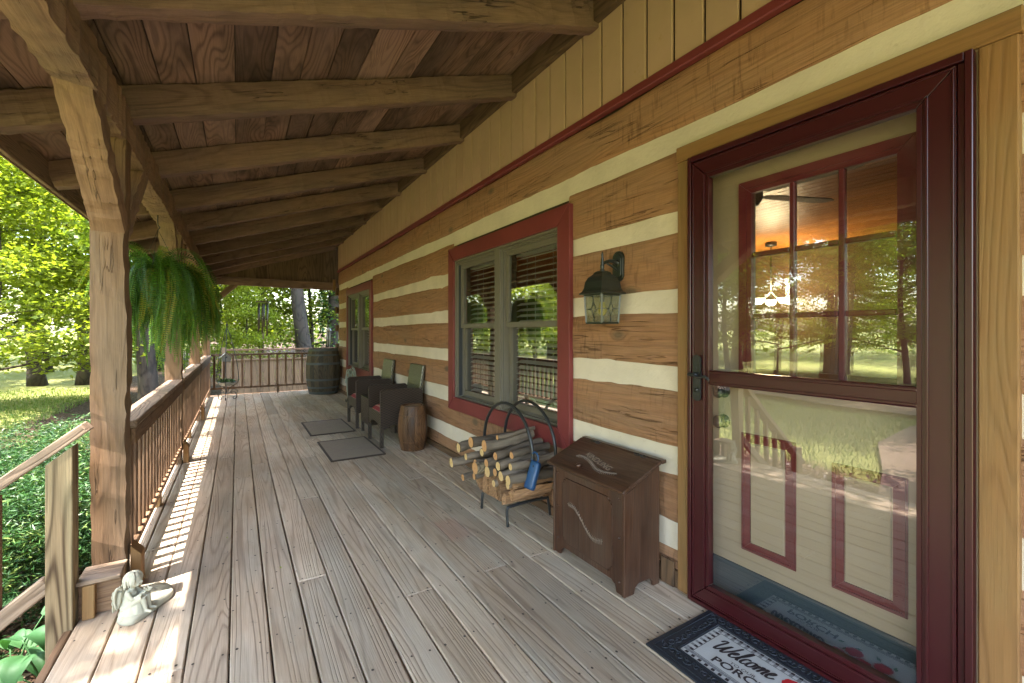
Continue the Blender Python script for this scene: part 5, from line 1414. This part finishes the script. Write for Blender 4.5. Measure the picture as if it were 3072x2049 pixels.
for i in range(5): a = i*1.257; mb = MB(); mb.tube([(1.70+.038*math.cos(a), 10.40+.038*math.sin(a), 1.29), (1.70+.038*math.cos(a), 10.40+.038*math.sin(a), 1.02-.02*i)], .007, 7); mb.build('tube', sil, t, True)
PX, PYY = -.17, 9.85
t = thing('plant_stand', 'black scrolled iron stand with a planted bowl hanging in it by the corner', 'plant stand', (PX, PYY, 0))
mb = MB()
for k_ in range(3):
    a = k_*2.094+.4; c_, s_ = math.cos(a), math.sin(a)
    f = lambda r_, z: (PX+c_*r_, PYY+s_*r_, z)
    mb.tube(crom([f(.0, 1.34), f(.03, 1.28), f(.10, 1.02), f(.17, .70), (PX+c_*.205, PYY+s_*.205, .40), f(.17, .30), f(.09, .25), f(.04, .21), f(.02, .14), f(.06, .13), f(.13, .14), f(.17, .08), f(.16, .02), f(.125, .010), f(.105, .035), f(.13, .05)], 4), .0065, 6)
    mb.tube(crom([f(.05, .13), f(.11, .19), f(.17, .17), f(.18, .13), f(.15, .12)], 4), .005, 5)
mb.tube([(PX, PYY, 1.33), (PX, PYY, 1.44)], .008, 6); mb.sphere((PX, PYY, 1.40), .018); mb.sphere((PX, PYY, 1.45), .010); mb.build('iron_frame', M['iron'], t, True)
t = thing('planter_bowl', 'grey bowl of low green plants held in the iron stand', 'planter', (PX, PYY, .25))
mb = MB(); mb.lathe([(.05, .0), (.06, .0), (.11, .02), (.145, .065), (.150, .075), (.138, .075), (.10, .055)], (PX, PYY, .262), 24, cap=False); mb.build('bowl', M['grey'], t, True)
P = clumps([((PX+.09*math.cos(a), PYY+.09*math.sin(a), .352), 1) for a in range(6)]+[((PX, PYY, .36), 1)], 90, .035, .5); V, Q, rr = leafquads(P, .035, .5); V = V-np.array([PX, PYY, .25])
fastmesh('plants', V, Q, rr, LM['yew'], t)
t = thing('bird_house', 'small hanging birdhouse with a white roof in front of the end railing', 'birdhouse', (PX-.01, PYY-.02, .80))
bw_ = paint('birdhouse_grey', (.20, .19, .16), .7, .3); mb = MB()
c_ = Vector((PX-.01, PYY-.03, 0)); hw_ = .072
mb.poly([(c_.x-hw_, c_.y-.06, .72), (c_.x+hw_, c_.y-.06, .72), (c_.x+hw_, c_.y-.06, .80), (c_.x, c_.y-.06, .875), (c_.x-hw_, c_.y-.06, .80)], .12, (0, 1, 0), grain=2); mb.build('box', bw_, t, True)
for s_ in (-1, 1):
    mb = MB(); mb.poly([(c_.x, c_.y-.085, .887), (c_.x+s_*.105, c_.y-.085, .782), (c_.x+s_*.105, c_.y-.085, .793), (c_.x, c_.y-.085, .900)], .17, (0, 1, 0)); mb.build('roof', paint('white_board', (.62, .64, .66), .6, .3) if s_ < 0 else M['rail'], t, True)
mb = MB(); mb.poly([(c_.x+.019*math.cos(a*.5236), c_.y-.061, .80+.019*math.sin(a*.5236)) for a in range(12)], .0006, (0, -1, 0)); mb.build('entry_hole', M['iron'], t, True)
mb = MB(); mb.tube([(c_.x, c_.y, .895), (PX, PYY, 1.33)], .0018, 5); mb.build('hanging_wire', M['iron'], t, True)

# inside: chandelier and ceiling fan, seen through the door panes
shade = NT('lit_shade'); shade.p.inputs['Emission Color'].default_value = (1, .80, .52, 1); shade.p.inputs['Emission Strength'].default_value = 3.2; shade = shade.fin((.8, .7, .5), .4, .3)
t = thing('chandelier', 'lit chandelier of small glass bowls seen through the door panes', 'chandelier', (6.0, 3.2, 2.4))
mb = MB(); mb.tube([(6, 3.2, 2.45), (6, 3.2, 1.78)], .008, 8); mb.lathe([(.07, 2.40), (.07, 2.449)], (6, 3.2, 0), 20); 
for i in range(5):
    a = i*1.257+.5; mb.tube(crom([(6, 3.2, 1.80), (6+.12*math.cos(a), 3.2+.12*math.sin(a), 1.70), (6+.24*math.cos(a), 3.2+.24*math.sin(a), 1.62)], 5), .007, 7)
mb.build('frame', M['iron'], t, True)
for i in range(5):
    a = i*1.257+.5; x, y = 6+.24*math.cos(a), 3.2+.24*math.sin(a)
    mb = MB(); mb.lathe([(.03, 1.625), (.055, 1.645), (.072, 1.685), (.078, 1.70), (.060, 1.695)], (x, y, 0), 18, cap=False); mb.build('shade', shade, t, True)
lp = bpy.data.lights.new('chandelier_glow', 'POINT'); lp.energy = 14; lp.color = (1, .72, .42); lp.shadow_soft_size = .15
lo = bpy.data.objects.new('chandelier_glow', lp); C.objects.link(lo); lo.parent = t; lo.location = (0, 0, -.60)
t = thing('ceiling_fan', 'dark ceiling fan blades seen against the orange pine ceiling through the door', 'ceiling fan', (3.0, 1.75, 2.4))
mb = MB(); mb.tube([(3.0, 1.75, 2.449), (3.0, 1.75, 2.25)], .014, 8); mb.lathe([(.0, 2.12), (.06, 2.13), (.09, 2.18), (.085, 2.24), (.03, 2.26)], (3.0, 1.75, 0), 20); mb.build('motor', M['iron'], t, True)
for i in range(5):
    a = i*1.257+.9; c_ = Vector((math.cos(a), math.sin(a), 0)); s_ = Vector((-c_.y, c_.x, .10)); mb = MB(); b_ = Vector((3.0, 1.75, 2.20))
    mb.poly([b_+c_*.12-s_*.03, b_+c_*.22-s_*.06, b_+c_*.60-s_*.075, b_+c_*.66-s_*.04, b_+c_*.66+s_*.04, b_+c_*.60+s_*.075, b_+c_*.22+s_*.06, b_+c_*.12+s_*.03], .008, (0, 0, 1)); mb.build('blade', M['logend'], t, True)

# a few green leaves blown onto the boards
for i, (x, y, a, lb) in enumerate([(.035, 1.60, .6, 'curled green leaf lying on the boards at the bottom of the picture'), (-.055, 3.22, 1.4, 'small green leaf on the boards beside the sun stripes'), (.20, 2.66, 2.2, 'tiny green leaf stuck in the gap between two boards'),
                                   (.82, 3.5, .2, 'tiny leaf scrap in the middle of the deck'), (.30, 5.2, 2.8, 'tiny leaf scrap on the boards before the floor mats')]):
    s_ = .032 if i == 0 else .018; mb = MB(); c_ = Vector((math.cos(a), math.sin(a), 0)); n2 = Vector((-c_.y, c_.x, 0)); b_ = Vector((x, y, .003))
    mb.add([b_, b_+c_*s_*.5+n2*s_*.22+Vector((0, 0, .004)), b_+c_*s_+Vector((0, 0, .003)), b_+c_*s_*.5-n2*s_*.22+Vector((0, 0, .006))], [(0, 1, 2), (0, 2, 3)]); tag(mb.build('fallen_leaf', LM['maple']), lb, 'leaf', 'leaves fallen on the deck')

# ------------------------------------------------------------------ angel figurine
stone = paint('cast_stone', (.40, .385, .30), .8, .2, .15, .0008, 90, dirt=(.20, .20, .16))
t = thing('angel_figurine', 'pale stone figurine of a seated winged child on a slab by the porch post', 'figurine', (-.385, 2.56, 0))
out = [(-.445, 2.57), (-.44, 2.515), (-.39, 2.478), (-.345, 2.52), (-.30, 2.59), (-.262, 2.655), (-.272, 2.72), (-.31, 2.775), (-.36, 2.80), (-.40, 2.795), (-.435, 2.72), (-.447, 2.64)]
op = [Vector((p[0], p[1], 0)) for p in out]; cl = []
for i in range(len(op)):
    a, b, c_, d = op[i-1], op[i], op[(i+1) % len(op)], op[(i+2) % len(op)]
    for j in range(4): q = j/4; cl.append(.5*((2*b)+(c_-a)*q+(2*a-5*b+4*c_-d)*q*q+(3*b-a-3*c_+d)*q**3))
ctr = Vector((-.36, 2.64, 0)); mb = MB(); vs = []; fs = []; n_ = len(cl)
for (k_, z) in ((.97, .002), (1.0, .010), (.985, .022), (.93, .030), (.6, .031), (.3, .032)):
    for i, p in enumerate(cl): q = ctr+(p-ctr)*k_; vs.append((q.x, q.y, z*(1+.25*mnoise.noise(q*18)) if z > .005 else z))
for i in range(5):
    for j in range(n_): fs.append((i*n_+j, i*n_+(j+1) % n_, (i+1)*n_+(j+1) % n_, (i+1)*n_+j))
fs.append(tuple(5*n_+j for j in range(n_))); mb.add(vs, fs, smooth=True); mb.build('slab', stone, t, True)
# engraved lines of small writing on the slab
# body: one remeshed surface, facing +x and a little towards the camera
bo = Vector((-.405, 2.555, .026)); RZ = Matrix.Rotation(R(-22), 3, 'Z')
def A(x, y, z): return bo+RZ @ Vector((x, y, z))
mb = MB()
def blob(c, r_, s_=(1, 1, 1)): mb.sphere(A(*c), r_, s_, 16, 12, rot=RZ)
def limb(ps, rs): mb.tube(crom([A(*p) for p in ps], 4), list(np.interp(np.linspace(0, 1, (len(ps)-1)*4+1), np.linspace(0, 1, len(rs)), rs)), 10)
blob((-.005, 0, .024), .030, (1.0, 1.05, .85)); limb([(-.004, 0, .03), (.0, 0, .06), (.006, 0, .092)], [.028, .023, .022])
blob((.004, 0, .090), .022, (.8, 1.15, .7)); limb([(.006, 0, .095), (.014, 0, .115)], [.011, .010])
blob((.020, 0, .138), .0265, (1, .92, 1.08)); blob((.040, 0, .128), .010, (.9, 1, .8)); blob((.0475, 0, .132), .004); blob((.038, .010, .125), .008); blob((.038, -.010, .125), .008); blob((.043, 0, .118), .005)
for s_ in (-1, 1):
    limb([(.0, s_*.015, .026), (.035, s_*.018, .056), (.060, s_*.016, .066)], [.020, .017, .0135])
    limb([(.060, s_*.016, .066), (.066, s_*.014, .040), (.072, s_*.013, .014)], [.0125, .010, .0065])
    limb([(.068, s_*.013, .009), (.085, s_*.016, .006), (.097, s_*.018, .004)], [.0075, .0065, .004])
    limb([(.004, s_*.025, .098), (.020, s_*.031, .078), (.030, s_*.029, .068)], [.010, .0085, .0075]); limb([(.030, s_*.029, .068), (.046, s_*.016, .078), (.058, s_*.005, .086)], [.0075, .006, .0045])
    for k_ in range(4): limb([(.058, s_*(.003+k_*.0022), .086-k_*.0008), (.064, s_*(.001+k_*.002), .090-k_*.0008), (.067, s_*(-.001+k_*.002), .091)], [.0022, .0019, .0015])
body = mb.build('figure', stone, t, True)
rm = body.modifiers.new('r', 'REMESH'); rm.mode = 'VOXEL'; rm.voxel_size = .0016; rm.use_smooth_shade = True
smd = body.modifiers.new('s', 'SMOOTH'); smd.iterations = 2
mb = MB(); vs = []; fs = []; na, nr = 72, 14
for i in range(nr+1):
    r_ = i/nr
    for j in range(na):
        th = 2*math.pi*j/na; c_, s_ = math.cos(th), math.sin(th)
        fold = math.sin(9*th+2.2*r_)*.6+math.sin(17*th+1+3*r_)*.3
        rx = .066 if c_ > 0 else .044; top = .030+.046*math.exp(-((r_*c_*1.15-.62)**2)*3.2)*(1-.45*s_*s_*r_)
        z = top*(1-r_**4)**.8+.003+fold*.0034*r_
        vs.append(A(.006+rx*r_*c_*(1+.05*fold*r_), .047*r_*s_*(1+.06*fold*r_), z-.004))
for i in range(nr):
    for j in range(na): fs.append((i*na+j, i*na+(j+1) % na, (i+1)*na+(j+1) % na, (i+1)*na+j))
mb.add(vs, fs, smooth=True); mb.build('dress', stone, t, True)
mb = MB(); blob((.013, 0, .146), .0305, (1.02, 1.0, .98)); hr = random.Random(2)
for k_ in range(44):
    a = hr.uniform(-2.4, 2.4); rr = .0305; az_ = math.pi+a
    p = lambda el, r_=rr: (.013+r_*math.cos(az_)*math.cos(el), r_*math.sin(az_)*math.cos(el), .145+r_*math.sin(el))
    lowz = .112+.012*hr.random() if abs(a) < 1.9 else .128
    limb([p(1.35), p(.8, .0315), p(.1, .033), (p(.1, .032)[0], p(.1, .032)[1], lowz)], [.004, .005, .0045, .0018])
hair = mb.build('hair', stone, t, True); rm = hair.modifiers.new('r', 'REMESH'); rm.mode = 'VOXEL'; rm.voxel_size = .0017; rm.use_smooth_shade = True
for s_ in (-1, 1):
    mb = MB()
    for row in range(6):
        for k_ in range(5-row//2):
            L_ = .016+.006*row/5+(.012 if row > 3 else 0); y_ = s_*(.006+.0075*k_+.002*row); z_ = .112-.0145*row-.002*k_; x_ = -.034-.002*k_-.0015*row
            mb.sphere(A(x_, y_, z_), 1, (.0028, .0062, L_*.62), 8, 6, rot=RZ @ Matrix.Rotation(s_*-.18, 3, 'X') @ Matrix.Rotation(.12, 3, 'Y'))
    limb([(-.026, s_*.010, .105), (-.032, s_*.026, .118), (-.036, s_*.038, .100), (-.036, s_*.036, .060), (-.034, s_*.024, .022)], [.006, .006, .005, .004, .002])
    limb([(-.030, s_*.012, .10), (-.032, s_*.018, .06), (-.034, s_*.020, .03)], [.008, .010, .004])
    mb.build('wing', stone, t, True)
mb = MB(); blob((.074, 0, .094), .0085, (1.25, .85, .8)); blob((.083, 0, .101), .0048); limb([(.087, 0, .101), (.092, 0, .1)], [.0018, .0006])
limb([(.066, 0, .096), (.056, 0, .104)], [.004, .0015]); limb([(.072, -.006, .097), (.062, -.014, .108)], [.005, .001]); limb([(.072, .006, .097), (.062, .014, .108)], [.005, .001])
mb.build('bird', stone, t, True)
mb = MB(); yo = Vector((-.345, 2.775, 0))
Rt = Matrix.Rotation(R(-58), 3, 'Z')
V, Fs = text_geo('and remember\nthat I will always\nbe here to\nwatch over you', .019)
mb.add([Vector((-.372, 2.745, .0405))+Rt @ Vector((v.x, v.y, 0)) for v in V], Fs); mb.build('engraving', paint('engraved_grey', (.16, .15, .13), .9, .1), t, True)
